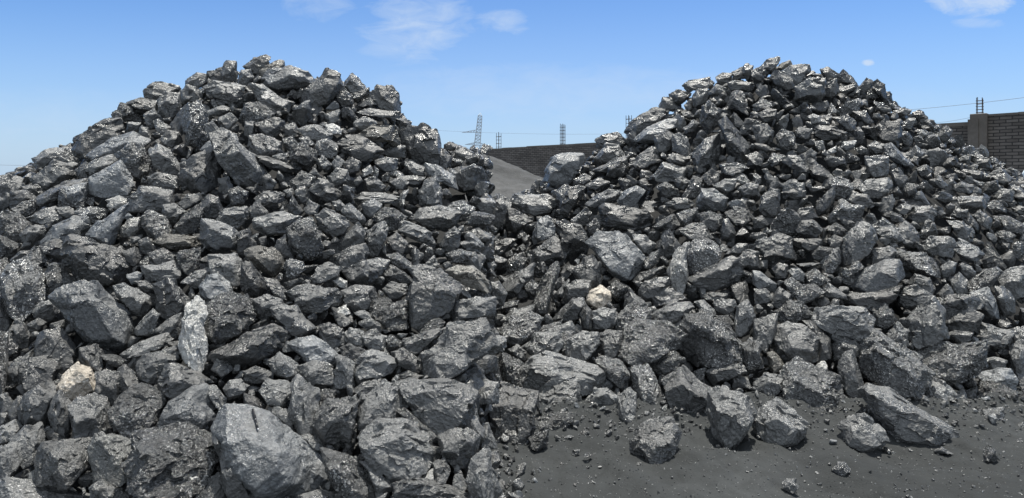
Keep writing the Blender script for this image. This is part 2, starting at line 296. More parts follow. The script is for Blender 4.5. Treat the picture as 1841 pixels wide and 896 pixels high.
ROCKS = '''
B s -13,598 13,605 14,655 7,698 0,721 -13,724|left heap: tall glossy dark slab cut off by the left edge of the photo
B d 3,598 37,605 33,635 20,645 7,631|left heap: small dark oblong lump standing upright, upper right of the glossy edge slab
B m 13,668 27,648 58,631 53,658 40,684 13,683|left heap: pale wedge lump with a slanting top beside the rounded dark one
B d 71,601 110,591 133,618 136,651 113,669 63,641|left heap: tall dark blunt lump under the big pale boulder
B d 37,665 50,648 100,640 111,658 96,684 57,704 42,694|left heap: rounded dark lump directly left above the tan rock
B q 104,694 116,674 140,655 163,665 176,691 150,716 135,722 110,706|tan and white quartz-like rock, the only brown one in the left heap
B d 33,741 43,714 67,691 90,688 100,701 93,731 80,758 67,766 40,758|left heap: dark oval lump standing on end lower left of the tan rock
B d 88,744 100,711 110,706 133,731 130,754 128,774 116,778 96,764|left heap: narrow dark lump directly below the tan rock
B m 125,734 140,721 173,714 190,721 198,751 196,778 160,794 143,789 136,784|left heap: squarish dark lump with a white nick at its foot, below the tan rock
B d 173,674 190,668 216,671 216,698 203,731 193,731 166,713 176,694|left heap: dark rounded lump, right of the tan quartz-like rock
B d 203,694 216,668 229,660 246,678 279,706 233,704 216,711 203,721|left heap: dark wedge with a pointed top above the white-speckled round boulder
B s 198,738 216,714 243,697 266,698 294,716 293,731 279,754 246,783 229,781 203,764|left heap: round boulder flecked with white beside the crackled pale one
B p 289,751 306,724 346,698 369,694 396,721 396,744 376,778 359,774 329,761 286,773|left heap: crackled pale grey boulder with curling ridges left of the pen rock
S m 366,694 386,694 409,718 396,738 382,714
B d 248,658 263,640 319,625 326,648 296,668 286,686 263,688 249,678|left heap: smooth dark oblong lump left of the white upright stone
B d 286,694 299,661 319,655 369,678 382,688 353,698 333,708 299,721|left heap: dark dimpled lump below the white upright stone
B w 325,575 338,556 354,543 366,548 373,568 364,588 373,618 371,648 356,669 343,655 328,635 323,611|left heap: bright silvery white stone standing upright, foot tapering to a point, whitest of all
S m 382,665 391,645 412,651 421,661 399,678
B m 402,698 412,685 432,684 446,694 432,711 412,718|left heap: small mid-grey stubby lump, left of the knobbly lump near the pen
S s 181,640 206,638 233,648 226,663 203,658
B m 221,635 246,618 296,600 306,611 276,631 239,641 226,643|left heap: thin tilted slab below and right of the big pale boulder
B d 143,628 173,621 190,641 186,668 173,676 146,651|left heap: dark oblong lump sloping down right, upper right of the tan quartz-like rock
B m 0,768 27,756 38,768 20,791 3,803 -10,801|left heap: small mid-grey long slab rising to the right, below the glossy edge slab
B m 20,791 53,758 73,764 81,794 60,824 42,832|left heap: upright pale leaf-shaped slab at the lower left edge
B m -10,811 20,798 43,804 45,817 30,844 7,874 -10,877|left heap: rough grey lump cut off by the left edge near the bottom
B m 70,827 80,801 110,794 160,791 163,824 140,854 116,882 70,871|left heap: large matt dark lump with a flat top, second from the lower left corner
B l 163,811 173,784 203,784 239,798 246,811 233,861 213,871 173,861 166,831|left heap: squarish boulder with a yellow-green lichen smear on its top
B s 244,784 276,778 319,763 336,764 376,784 404,804 404,821 362,864 333,894 289,904 253,894 233,871 229,831 246,811|left heap: biggest boulder bottom left, grey and finely flecked all over with white
B m 163,877 183,864 213,874 239,891 233,907 166,907|left heap: mid-grey long slab lying flat, below the lichen-smeared boulder
B m 353,897 366,871 392,852 426,867 419,897 399,911 353,911|left heap: mid-grey oblong lump rising to the right, lower right of the biggest white-flecked boulder
B m -10,881 20,861 60,867 100,881 160,891 163,911 -10,911|left heap: long low speckled lump filling the bottom left corner
S d 13,738 33,711 43,718 35,741 30,754 13,751
S d 85,784 93,761 113,778 126,781 123,791 96,794
S d 30,698 40,691 50,704 43,714
S m 50,854 67,839 73,851 68,871 50,864
S m 40,831 67,817 60,834 48,842
S m 0,744 13,743 10,758 0,764
S d 0,711 13,708 27,724 13,741 0,741
B d 420,618 450,598 490,585 511,598 511,618 493,638 453,658 433,660 397,648 388,631|left heap: long dark loaf-shaped lump right of the white upright stone
B p 523,621 536,611 563,605 586,618 606,638 603,653 583,660 550,651|left heap: blue-grey glossy lump with a pale face, above the flat-topped oval one
B m 541,661 566,651 593,656 611,676 596,689 573,701 553,694 543,678|left heap: oval lump with a light flat top and shaded front
B m 601,641 616,638 636,655 636,694 593,694 613,674|left heap: mid-grey oblong lump standing upright, right of the light-topped oval lump
S s 613,626 630,618 656,631 640,651 616,641
B m 636,668 650,641 669,630 703,641 713,653 703,668 673,681 650,688 640,683|left heap: broad bright-topped lump left of the leaning dark slab
B d 706,635 723,627 756,648 761,671 733,661 713,655|left heap: small dark long slab sloping down right, right of the broad bright-topped lump
S d 718,674 733,666 759,676 746,684 716,685
B m 761,641 779,615 812,585 882,578 882,628 839,658 809,678 799,684 763,678|huge layered boulder with a pale glossy face at the right edge of the left heap
B m 709,694 733,685 812,685 851,704 844,741 832,771 796,776 759,758 729,718|massive dark boulder with a smooth speckled top, lower right of the left heap
B m 640,741 653,711 683,688 706,689 723,708 723,731 703,748 673,768 653,784 640,764|left heap: round-headed boulder leaning on the massive dark one
B d 633,704 653,688 679,681 689,689 656,711 640,714|left heap: small dark long slab rising to the right, below the broad bright-topped lump
B m 483,651 503,635 536,655 540,674 520,681 490,671|left heap: mid-grey oblong lump sloping down right, above the knobbly lump near the pen
B m 440,668 460,660 490,669 487,681 460,688 440,686|left heap: small mid-grey long slab lying flat, below the dark loaf-shaped lump
B m 468,701 483,683 516,688 531,704 526,721 510,733 477,719|left heap: knobbly rounded lump up right of the pen
B m 520,684 536,678 570,708 571,731 553,778 540,783 533,764 520,738 526,711|left heap: tall lump standing behind the right end of the pen rock
B m 487,741 497,731 536,741 538,754 530,779 503,758|left heap: mid-grey oblong lump sloping down right, below the knobbly lump near the pen
S s 570,711 583,699 603,704 596,731 583,734 573,724
B m 555,774 573,744 596,714 626,713 650,718 640,744 638,784 603,808 580,794|left heap: broad rough dark boulder between the pen rock and the round-headed boulder
B p 388,771 397,748 413,733 447,734 483,744 533,784 573,817 593,841 601,871 580,884 520,894 490,887 470,851 423,811 397,798|left heap: great flat pale slab boulder that carries the black pen
B d 387,784 420,811 470,851 490,894 473,894 423,877 397,857 403,844|left heap: big dark long slab sloping down right, lower left of the pen-carrying slab
B m 646,794 659,778 683,758 729,758 773,784 788,811 776,837 746,854 706,857 679,841 656,814|big faceted dark boulder with a bluff front, lowest right of the left heap
B s 713,741 729,734 759,758 789,784 783,794 759,781 729,758|left heap: thin rugged ridge of rock wedged behind the big faceted boulder
B s 580,811 596,811 640,824 669,864 669,884 646,894 613,891 596,864 586,831|left heap: crusty glittering lump with crystal grain, right of the pen rock
B m 643,827 663,827 686,847 713,867 709,884 673,881 669,857|left heap: mid-grey long slab sloping down right, right of the crusty glittering lump
S m 540,784 556,781 583,794 586,811 566,814
B m 791,784 812,774 849,771 861,788 852,814 836,837 816,837 796,814|left heap: rough clotted lump at the right edge below the massive boulder
B m 713,874 726,859 753,857 806,874 839,887 849,911 706,911|flat-topped grey boulder cut off by the bottom, right of the middle of the left heap
B m 839,864 849,827 869,811 886,811 886,897 849,891|upright lump cut by the seam at the bottom right of the left heap
S w 759,859 779,842 783,864 769,867
B d 779,831 799,824 809,844 799,864 783,867|left heap: small dark oblong lump standing upright, lower right of the big faceted boulder
B m 852,708 872,684 886,688 886,724 859,724|left heap: small mid-grey oblong lump standing upright, right of the massive dark boulder
S m 832,684 849,669 859,678 872,691 852,704
S d 440,708 460,714 477,728 470,741 440,731
B m 540,891 573,881 603,887 606,904 540,907|left heap: mid-grey long slab lying flat, lower left of the crusty glittering lump
B m 859,798 872,764 886,764 886,804 866,811|left heap: small mid-grey long slab standing upright, lower right of the massive dark boulder
B d 576,598 596,591 620,601 620,618 596,625 580,615|left heap: small dark oblong lump lying flat, upper right of the blue-grey glossy lump
S m 620,598 646,591 656,608 650,621 626,618
B m 653,605 673,598 693,605 693,628 673,628 656,621|left heap: small mid-grey stubby lump, above the broad bright-topped lump
S s 689,611 703,603 726,618 719,626 696,623
B d 726,611 759,598 799,591 776,615 746,638 729,625|left heap: dark long slab rising to the right, upper left of the huge layered boulder
B p 95,540 113,520 140,510 171,508 200,530 226,557 241,577 238,607 226,627 206,637 186,627 150,607 133,583 110,563|left heap: big pale blue-grey boulder with a smooth face, left of the white upright stone
B d 115,444 133,425 156,429 186,440 226,457 238,474 238,494 219,507 193,517 146,504 123,477 116,460|left heap: large dark flat-topped boulder with a shadowed blunt front, above the big pale boulder
B s 2,504 20,480 47,472 71,487 80,510 81,537 63,557 43,575 20,563 7,544|left heap: big rounded speckled boulder near the left edge, left of the big pale boulder
B d -13,524 3,540 27,573 7,588 -13,593|left heap: dark long slab standing upright, lower left of the rounded speckled boulder
B s 80,494 96,475 113,477 123,494 150,507 113,520 100,530 80,520|left heap: lump with glinting white facets left below the flat-topped dark boulder
B s 43,464 63,445 81,450 83,467 73,482 60,474 40,474|left heap: small glittering oblong lump lying flat, above the rounded speckled boulder
B p 75,434 96,407 133,389 153,394 161,411 153,424 133,427 116,440 100,444 76,444|left heap: smooth slanting slab with a pale face, upper left of the flat-topped dark boulder
B d 70,444 100,430 116,434 115,460 100,464 83,457|left heap: small dark stubby lump, lower left of the pale slanting slab
B p 155,422 176,399 206,381 229,367 229,381 216,407 206,434 193,444 180,434 160,427|left heap: smooth pale flat slab leaning steeply above the flat-topped dark boulder
B m 229,371 239,351 253,337 286,341 306,344 309,364 299,381 266,377 233,381|left heap: mid-grey long slab lying flat, lower right of the pale rough-faced boulder
B w 218,411 229,397 251,391 253,409 239,422 226,428 216,420|left heap: bright whitish chip beside the smooth leaning slab
B s 251,394 269,380 296,391 309,414 293,424 279,430 259,417|left heap: glossy bluish black lump right of the whitish chip
B m 295,371 313,367 333,379 319,401 306,404 294,384|left heap: small mid-grey stubby lump, lower left of the dark domed block
B s 316,407 336,381 353,370 364,377 362,407 346,419 326,424|left heap: glittering oblong lump rising to the right, upper left of the pale veined slab
B d 357,367 376,351 392,356 399,374 382,397 366,391|round dark lump above the pale veined slab in the left heap
S m 321,367 336,351 356,349 361,361 346,371 333,379
B p 359,427 366,396 386,397 419,411 434,424 434,452 409,447 386,454 369,444|pale veined slab with diagonal streaks, above the middle of the left heap
B m 387,401 402,376 442,372 446,387 429,411 412,407|left heap: mid-grey oblong lump lying flat, upper right of the pale veined slab
B t 278,434 299,422 333,422 349,427 356,440 333,449 306,449 289,444|left heap: flat brownish-grey lump with a rusty tinge left of the pale veined slab
B s 318,460 336,450 359,447 359,464 356,484 343,494 328,487|left heap: glittering stubby lump, lower left of the pale veined slab
B m 377,460 399,459 422,457 439,477 439,504 416,507 392,497 379,480|left heap: mid-grey oblong lump sloping down right, below the pale veined slab
B m 328,507 349,490 376,482 386,490 366,507 353,520|left heap: small mid-grey long slab rising to the right, above the white upright stone
B p 359,514 379,495 392,492 412,510 419,530 399,534 376,544 362,530|left heap: pale rounded lump, above the foil-like pitted lump
B d 279,520 299,505 316,507 329,527 343,544 319,563 299,575 284,563 283,537|left heap: dark lump with a notch between two horns, left of the white upright stone
B m 206,517 226,513 246,520 266,534 273,554 253,570 233,557 213,534|left heap: lump with a bright cube-like face just right of the big pale boulder
S p 228,494 246,489 258,492 256,502 239,509
S m 243,507 263,505 279,515 266,527 253,520
B m 256,480 286,477 309,469 326,484 323,500 293,510 266,504|left heap: bluish glossy lump right of the flat-topped dark boulder
S d 249,434 266,427 279,444 266,462 253,454
S d 219,454 243,445 254,460 246,477 233,467
B d 266,457 293,447 314,460 309,474 273,479|left heap: small dark oblong lump lying flat, above the two-horned dark lump
B m 244,590 259,570 274,557 285,567 279,590 271,603 244,600|left heap: upright angular chip between the big pale boulder and the white upright stone
B m 283,590 299,577 326,563 326,607 306,607 283,597|left heap: small mid-grey stubby lump, left of the white upright stone
B s 361,583 369,560 389,540 416,530 442,539 456,560 454,577 419,600 396,610 382,625 369,607|left heap: glinting lump pitted all over like crumpled foil, right of the white upright stone
B m 57,557 76,544 96,537 106,560 93,573 63,570|left heap: small mid-grey oblong lump lying flat, lower right of the rounded speckled boulder
S m 50,583 67,573 83,580 73,593 53,598
B m -10,600 20,600 33,617 32,642 -10,643|left heap: mid-grey blocky lump, above the glossy edge slab
B d 23,590 43,580 53,600 47,627 33,633 30,610|left heap: small dark long slab standing upright, upper right of the glossy edge slab
B s 0,384 20,381 40,391 55,404 43,430 20,437 0,417|left heap: rounded grey boulder at the left edge beside the smooth slanting slab
B s -7,420 20,434 37,440 20,460 0,460|left heap: small glittering blocky lump, above the rounded speckled boulder
B m 38,420 53,406 76,407 81,417 67,430 60,440 43,434|left heap: small mid-grey oblong lump rising to the right, left of the pale slanting slab
S d 20,467 37,452 57,450 43,464 27,472
B s 23,376 43,364 60,362 68,374 57,387 40,391|left heap: bright sparkling lump by the upper left edge
B m 55,391 76,377 100,372 116,387 100,396 67,404|left heap: small mid-grey long slab lying flat, upper left of the pale slanting slab
S m 100,374 123,372 136,381 133,391 116,389
S m 68,354 83,344 110,344 111,359 93,362 75,361
B s 136,381 160,372 186,376 186,391 166,402 146,394|left heap: small glittering long slab lying flat, upper left of the steep leaning slab
B s 110,341 133,337 156,354 153,374 126,372 108,371|left heap: glittering stubby lump, above the pale slanting slab
S w 191,361 213,352 229,359 223,372 206,374 193,371
S d 23,347 47,344 67,357 80,371 60,364 40,362 23,374
B p -7,344 17,337 23,347 23,364 10,381 -7,381|left heap: pale lump cut off by the left edge, highest there
B s 517,414 536,399 563,393 576,411 579,450 573,464 543,464 520,440|tall block with glistening front in the middle of the left heap
B d 568,391 583,377 600,381 620,391 628,404 616,420 593,425 573,411|left heap: smooth round-topped dark lump right of the tall glistening block
B m 458,394 483,386 510,382 536,392 520,411 510,422 480,422 460,411|left heap: oblong lump left of the tall glistening block
B t 442,457 460,444 490,447 507,464 508,480 490,499 470,487 450,470|left heap: lump with a bright whitish-beige face, lower left of the tall glistening block
S s 510,474 523,465 543,472 549,484 536,494 516,497
B d 437,474 450,472 470,500 479,524 470,534 440,532 433,504|left heap: smooth upright dark cone of rock right of the pale veined slab
S d 497,434 513,424 526,444 530,464 507,460 495,444
B m 521,527 540,517 580,509 606,520 616,530 613,544 586,557 570,557 550,563 530,547|left heap: broad wedge with a flat light top, lower left of the cube-like lump
S w 591,563 621,549 630,563 610,568
B m 560,497 573,480 590,474 608,480 610,500 586,507 563,510|left heap: small mid-grey oblong lump rising to the right, above the flat light-topped wedge
B m 603,460 626,447 653,440 661,457 653,470 626,480 606,485 603,474|left heap: smooth lozenge-shaped lump right of the tall glistening block
B m 654,444 659,420 676,406 691,401 698,414 689,434 679,454 666,460|left heap: upright shiny ridged slab right of the smooth lozenge-shaped lump
B m 605,444 620,420 640,406 656,420 653,440 626,447 610,452|left heap: mid-grey oblong lump rising to the right, above the lozenge-shaped lump
B d 620,490 640,475 656,471 678,487 678,504 653,517 633,510|left heap: dark cube-like lump with sharp edges left of the broad flat boulder
B d 616,524 640,514 666,517 679,527 669,547 640,560 623,547|left heap: dark blunt lump under the cube-like one
S w 596,504 610,500 625,507 623,520 606,514
B d 689,520 703,509 729,512 733,525 719,539 699,537|left heap: small dark oblong lump lying flat, left of the broad boulder on its point
B s 664,554 673,540 693,535 704,544 696,560 686,573 669,567|left heap: small glittering stubby lump, lower right of the cube-like dark lump
B s 686,573 706,547 729,541 734,560 733,587 713,590 689,587|left heap: upright shiny lump on the left foot of the broad flat boulder
B m 733,530 749,504 736,487 759,479 786,484 822,510 826,524 809,547 776,573 756,581 736,563|broad flat boulder standing on its point, centre right of the left heap
B s 688,487 706,479 726,490 743,507 723,510 693,504|left heap: small glittering long slab lying flat, right of the cube-like dark lump
S s 696,459 716,455 729,465 743,480 723,485 703,470
S m 659,470 679,465 699,470 686,500 673,484
S d 694,430 713,420 733,437 729,454 706,454
B s 673,387 693,376 709,377 725,391 716,411 699,415 679,401|left heap: lump with a bright rough face, above the upright shiny ridged slab
S p 653,367 669,359 688,367 679,381 666,394 654,384
B m 713,411 726,397 753,406 773,417 781,439 753,434 729,424|left heap: tilted flat dark slab right of the bright rough-faced lump
B m 739,394 756,377 793,371 826,381 822,401 799,414 773,411|long flat-topped boulder in the upper right of the left heap
B s 806,369 832,362 852,374 849,387 832,394 809,381|left heap: small glittering oblong lump lying flat, right of the long flat-topped boulder
B m 791,440 802,420 817,410 827,420 826,440 809,454|left heap: small mid-grey oblong lump rising to the right, below the pale streaked lump
S m 826,437 849,430 867,439 856,452 836,450
S s 804,457 826,449 849,455 851,469 829,475 809,470
S m 852,459 872,444 886,447 886,474 859,474
B t 802,487 822,479 849,480 876,500 876,524 846,514 822,504|layered flaky boulder with brownish seams at the right edge of the left heap
B m 812,563 822,544 846,537 886,535 886,567 852,573 822,578|left heap: smooth rounded slab at the right edge above the huge layered boulder
S s 756,597 769,580 788,572 802,583 786,593 766,602
S m 832,420 859,411 879,424 876,434 842,430
S s 832,404 852,382 876,384 886,401 859,407
B m 756,367 756,344 779,341 793,347 793,364 773,371|left heap: small mid-grey stubby lump, above the long flat-topped boulder
S m 640,354 656,347 686,347 716,356 706,361 673,361 643,364
B d 457,540 480,532 503,539 510,550 490,560 473,575 460,563|left heap: smooth dark lump above the long dark loaf-shaped one
B d 488,557 507,550 533,550 546,570 565,590 546,603 520,600 500,580|left heap: dark lump with a sharp raised corner, above the blue-grey glossy one
B d 576,587 593,581 616,593 620,610 606,623 586,613|left heap: small dark oblong lump sloping down right, upper right of the blue-grey glossy lump
S m 636,563 656,557 669,570 653,574
S m 643,580 666,572 684,583 683,593 656,590
S d 473,500 497,504 516,524 520,540 503,537 483,517
S m 611,377 630,367 653,387 656,401 636,401 620,387
B d 517,371 526,353 545,381 536,389 520,381|left heap: small dark pointed lump like a tooth, directly above the tall glistening block
S d 546,377 556,359 573,371 570,384 553,386
S m 459,357 477,344 507,347 508,361 487,371 470,367
S m 445,377 463,361 482,382 470,389 450,394
B d 427,420 447,412 460,440 440,455 427,454|left heap: small dark oblong lump standing upright, right of the pale veined slab
S m 596,364 610,360 620,369 606,379
S m 620,610 630,590 653,597 656,617 640,620
B d 653,607 673,590 693,607 686,627 666,627|left heap: small dark blocky lump, above the broad bright-topped lump
B m 65,286 90,271 116,266 130,280 143,296 130,303 96,286 76,306|left heap: rounded lump on the left skyline, outermost high one against the sky
B m 60,319 96,290 133,296 136,316 113,329 86,338 63,336|left heap: mid-grey long slab rising to the right, below the outermost skyline lump
B m 131,263 146,240 186,218 213,216 219,233 200,250 160,276 140,280|left heap: big overhanging slab on the left skyline with a deeply shadowed underside
B p 160,276 200,250 239,238 266,253 263,263 233,260 213,280 200,290 183,280 163,290|left heap: broad smooth pale slab just under the overhanging skyline slab
B s 213,280 233,261 256,263 269,290 266,319 249,323 229,309|left heap: lump with a rounded glittering front below the broad smooth pale slab
B s 206,203 219,186 239,191 259,216 253,220 233,213 216,218 206,213|left heap: small glittering oblong lump lying flat, above the broad smooth pale slab
B m 229,185 253,176 283,183 283,196 256,211 239,193|left heap: small mid-grey long slab lying flat, lower left of the double-humped skyline lump
B m 260,165 276,150 299,149 319,157 326,171 299,166 283,180 266,178|left heap: blocky double-humped lump on the left skyline, halfway up
B m 286,180 299,166 324,170 323,193 306,213 289,200|left heap: egg-shaped standing stone just under the double-humped skyline lump
S m 324,166 336,153 353,158 364,173 356,183 329,185
S m 336,143 353,132 372,135 371,150 353,160 333,158
S d 372,130 399,122 404,140 396,150 376,140
B m 397,127 406,111 424,113 427,140 412,149 399,143|left heap: upright knob standing on the left shoulder of the left summit
B m 369,157 386,147 412,150 436,157 439,186 409,180 379,173|left heap: mid-grey long slab lying flat, upper left of the bright flat-topped lump
B s 328,223 339,190 356,185 371,206 372,246 356,265 336,256|left heap: tall speckled stone standing on end in the upper left slope
S d 306,223 333,190 336,193 326,223 323,246 309,236
S m 372,200 399,190 412,196 396,208 374,206
S m 392,213 416,203 427,216 416,231 396,230
S p 359,270 372,256 392,246 391,260 376,273
B m 372,231 396,226 426,243 429,263 459,280 474,303 474,329 452,334 432,329 412,306 392,283 382,250|left heap: big twisted boulder upper left, steep behind the dark domed block
B d 328,296 353,280 382,272 392,290 396,329 369,346 346,341 329,323|left heap: dark domed block with a smooth top and rough lower front, upper left slope
B m 269,270 283,260 306,273 323,296 324,316 299,306 276,293|left heap: mid-grey long slab sloping down right, left of the dark domed block
B m 266,319 283,311 316,318 323,333 313,346 286,339|left heap: small mid-grey long slab lying flat, left of the dark domed block
S m 289,250 303,236 324,240 326,256 313,266 293,260
S m 276,221 286,215 309,230 306,240 289,240
S m 259,206 276,196 289,210 283,223 266,226
S m 229,220 253,221 249,236 229,238
S m 253,226 266,230 276,253 263,253 251,240
B p 162,319 186,306 216,290 244,329 233,349 186,356 163,346|left heap: pale broad rough-faced boulder below the broad smooth pale slab
B m 68,356 113,329 156,321 160,336 113,353 80,366|left heap: mid-grey long slab rising to the right, above the pale slanting slab
B p 108,356 115,338 126,336 156,329 156,359 146,376 110,369|left heap: boxy block with a smooth pale bluish side, left slope
B m 148,303 166,290 200,280 208,290 186,306 160,316|left heap: small mid-grey long slab rising to the right, below the overhanging skyline slab
S m 136,306 156,290 163,306 160,323 140,319
B m 233,356 266,336 286,339 309,353 299,376 263,379 246,373|left heap: mid-grey oblong lump lying flat, lower right of the pale rough-faced boulder
S d 392,323 409,318 419,336 406,349 394,343
S s 411,343 429,336 446,346 442,366 416,369
B m -10,319 20,317 40,323 33,336 13,363 -10,379|left heap: big pale lump cut by the left edge at the foot of the sky
S d 23,346 47,343 67,356 80,373 40,356 20,376
S m 40,336 67,333 80,346 70,356
B m 438,120 457,105 477,99 485,103 480,117 460,133 447,127|blade of rock tilted up at the very top of the left heap
S t 468,127 493,110 508,108 511,122 490,127 472,140
B p 473,140 490,125 523,120 550,130 563,147 543,160 523,153 497,166 477,153|broad lump with a pale grey face, summit of the left heap
B m 450,153 473,153 503,176 526,183 516,203 490,190 463,176|left heap: dark long lump sloping down right just below the left summit
S m 433,127 450,127 455,140 440,157 427,153
B s 440,186 467,186 495,200 487,213 460,220 450,230 433,213|left heap: wide flat-topped lump with a bright upper face, upper left of the middle
B d 460,223 483,213 507,211 511,230 497,243 477,240|left heap: small dark oblong lump lying flat, lower right of the bright flat-topped lump
B m 543,180 550,157 573,143 586,125 606,133 615,153 606,176 586,186 566,190 550,190|left heap: tall skyline peak with a dark hollow in its face, right of the summit
B m 620,150 633,132 646,143 658,158 630,166|left heap: sharp small peak between the hollowed one and the twin-topped skyline rock
S m 606,170 620,161 633,173 636,186 616,191 606,183
S m 633,170 663,158 663,171 636,186
B m 666,170 681,153 703,157 714,170 719,203 706,200 686,190 673,186|left heap: twin-topped boulder at the right shoulder of the left summit
S d 640,190 669,171 686,186 653,193
S m 640,203 666,196 696,200 716,201 716,216 693,213 666,210
S m 711,220 723,208 739,220 739,230 719,231
B t 640,246 673,226 706,226 718,256 706,263 686,250|left heap: wide dusty brownish lump right above the rounded dark-bellied boulder
B d 611,256 626,246 653,246 686,270 683,283 666,290 636,283 616,273|rounded dark-bellied boulder in the upper right of the left heap
B d 726,253 736,230 759,226 783,236 791,266 786,293 763,295 739,280|tall dark craggy block on the right slope of the left heap
S m 799,260 809,255 822,263 816,271 799,270
B m 786,271 799,270 812,283 809,300 789,303|left heap: pale rounded lump beside the tall dark craggy block
S m 816,270 836,266 852,275 832,286 816,283
S m 837,283 856,275 867,281 852,296 839,295
B w 585,226 600,223 613,231 613,243 600,243 586,236|small almost white chip high in the left heap
B m 540,233 570,223 596,240 593,253 563,256|left heap: small mid-grey long slab lying flat, left of the small near-white chip
S m 636,220 656,210 679,220 673,233 643,236
S m 585,206 610,198 610,213 590,223
S m 511,226 530,223 541,240 536,246 513,245
S s 508,250 526,246 536,260 526,273 511,266
B m 447,246 473,243 503,256 507,273 473,283 450,270|left heap: broad lump with a glossy patch on its face, below the bright flat-topped one
B s 526,266 546,258 566,273 568,290 553,306 533,300 523,286|left heap: glittering stubby lump, right of the jutting plate
S s 490,280 520,273 526,290 503,293
B d 457,280 483,283 536,300 536,309 497,306 480,296|long flat plate jutting out over a black hollow, middle of the left heap
S s 570,256 586,251 610,260 606,276 590,281 573,273
S m 569,290 580,280 596,296 590,308 573,303
S p 597,293 606,280 620,293 613,304 598,303
S d 619,293 633,283 650,293 645,309 630,311
S w 651,306 666,297 671,308 653,316
B p 673,290 693,283 713,286 713,303 686,308|pale bar-shaped lump right of the middle, high in the left heap
S m 683,276 706,261 728,263 726,283 706,283
S m 726,296 739,290 766,303 766,316 739,314
B p 768,296 786,298 816,316 824,343 806,336 783,319 768,316|long pale streaked lump on the right slope of the left heap
S p 806,306 812,303 831,316 827,324 812,321
S m 716,318 739,316 766,319 749,333 726,328
S m 699,326 719,319 734,329 726,341 706,338
S d 653,323 673,319 693,333 686,346 659,343
B d 590,319 606,304 623,306 628,323 613,336 593,329|smooth dark lozenge in the middle of the left heap with scored face
B d 472,319 483,313 497,329 490,341 475,339|left heap: small dark oval standing below the jutting plate
B s 523,326 543,309 566,319 566,333 546,343 526,339|left heap: small glittering oblong lump lying flat, left of the round-topped dark lump
B d 553,341 573,324 590,326 616,349 610,359 586,363|left heap: wide smooth dark lump above the smooth round-topped one
B m 754,343 766,326 783,318 793,343 793,369 773,373 756,363|left heap: tall dark standing block on the right slope, under the streaked pale one
B m 640,356 653,346 686,348 716,353 713,363 673,366 646,366|left heap: small mid-grey long slab lying flat, upper left of the bright rough-faced lump
S m 510,343 526,339 531,353 516,356
S m 666,316 673,300 681,306 679,319
S s 832,303 852,296 861,313 849,326 836,319
S m 861,339 876,333 879,353 866,353
S m 536,250 553,246 566,260 553,266
S m 440,220 457,220 453,236 440,243
B d 867,694 907,694 963,708 963,731 944,774 897,799 867,798|massive smooth dark boulder at the foot of the left end of the right heap
B s 904,638 924,645 945,658 937,691 910,694 897,678|right heap: glittering stubby lump, above the massive dark end boulder
S d 914,628 930,621 947,635 945,648 924,648
B m 939,688 947,665 963,645 990,635 1027,648 1063,658 1081,671 1070,701 1040,713 1017,684 973,698|broad layered boulder with a splintered right side, lower left of the right heap
B m 960,718 977,694 1010,684 1037,694 1040,721 1030,736 1000,738 973,744 960,731|rough dark boulder sitting on the glossy bar-shaped stone, lower left of the right heap
B s 948,768 960,754 1010,741 1027,744 1030,758 1010,771 983,773 952,778|glossy bar-shaped stone lying flat at the foot, left end of the right heap
B s 952,788 967,779 985,774 983,798 967,811 955,804|right heap: small shiny brown-tinged stone tucked under the glossy bar-shaped one
B m 1018,631 1023,608 1050,596 1073,601 1077,618 1050,651 1020,646|right heap: mid-grey oblong lump rising to the right, upper right of the splintered layered boulder
B m 1077,605 1090,595 1116,598 1120,618 1110,641 1090,641 1077,635|right heap: mid-grey stubby lump, left of the glistening domed boulder
B s 1113,621 1123,605 1143,581 1196,578 1223,605 1213,625 1166,660 1136,658 1113,641|right heap: big glistening dome-shaped boulder above the banded upright block
B s 1073,653 1083,643 1113,648 1130,668 1126,698 1110,694 1090,674|right heap: glittering long slab sloping down right, lower left of the glistening domed boulder
B m 1053,721 1070,701 1093,699 1113,718 1110,733 1083,749 1063,741|right heap: smooth round dark boulder on the ground left of the banded upright block
B m 1111,718 1130,698 1143,711 1143,758 1126,769 1111,758|right heap: mid-grey long slab standing upright, lower left of the banded upright block
B s 1138,668 1150,658 1166,660 1178,681 1188,704 1201,726 1196,744 1166,753 1150,744 1143,714|upright block with bright bands across its middle, standing at the foot of the right heap
B m 1135,798 1146,771 1173,756 1206,754 1220,778 1215,808 1196,827 1163,831 1140,817|right heap: round boulder lying on the ground in front of the banded upright block
B s 1171,661 1190,638 1210,633 1231,646 1223,661 1183,676|right heap: glittering oblong lump rising to the right, lower right of the glistening domed boulder
B m 1190,684 1210,673 1230,665 1249,684 1283,704 1274,761 1243,754 1223,738 1200,711|right heap: large sloping dark boulder half behind the pointed-foot one
B m 1274,708 1296,700 1323,706 1343,714 1356,741 1343,774 1319,801 1299,806 1281,771 1273,744|boulder with a pointed foot stuck in the dark ground, foot of the right heap
B s 1225,598 1236,571 1269,561 1306,585 1333,625 1339,648 1303,655 1259,658 1234,635|right heap: large streaked boulder with an overhanging left foot, right of the glistening dome-shaped one
B m 1268,668 1289,660 1329,655 1341,669 1319,681 1283,691|right heap: mid-grey long slab lying flat, lower right of the glistening domed boulder
B s 1333,618 1349,610 1369,618 1369,658 1343,668 1336,645|right heap: glittering oblong lump standing upright, right of the glistening domed boulder
B d 909,595 960,588 957,605 944,618 917,621 910,608|right heap: small dark long slab lying flat, below the black-bellied bright-topped lump
B m 944,621 963,601 1003,598 1007,621 990,635 970,645 953,635|right heap: mid-grey oblong lump lying flat, lower right of the black-bellied bright-topped lump
S s 1005,628 1010,598 1030,595 1027,618 1013,635
S m 877,605 907,608 912,625 897,631 877,638
L m 1216,804 1226,799 1234,808 1223,813|right heap: small loose mid-grey stone on the ground, below the large sloping boulder
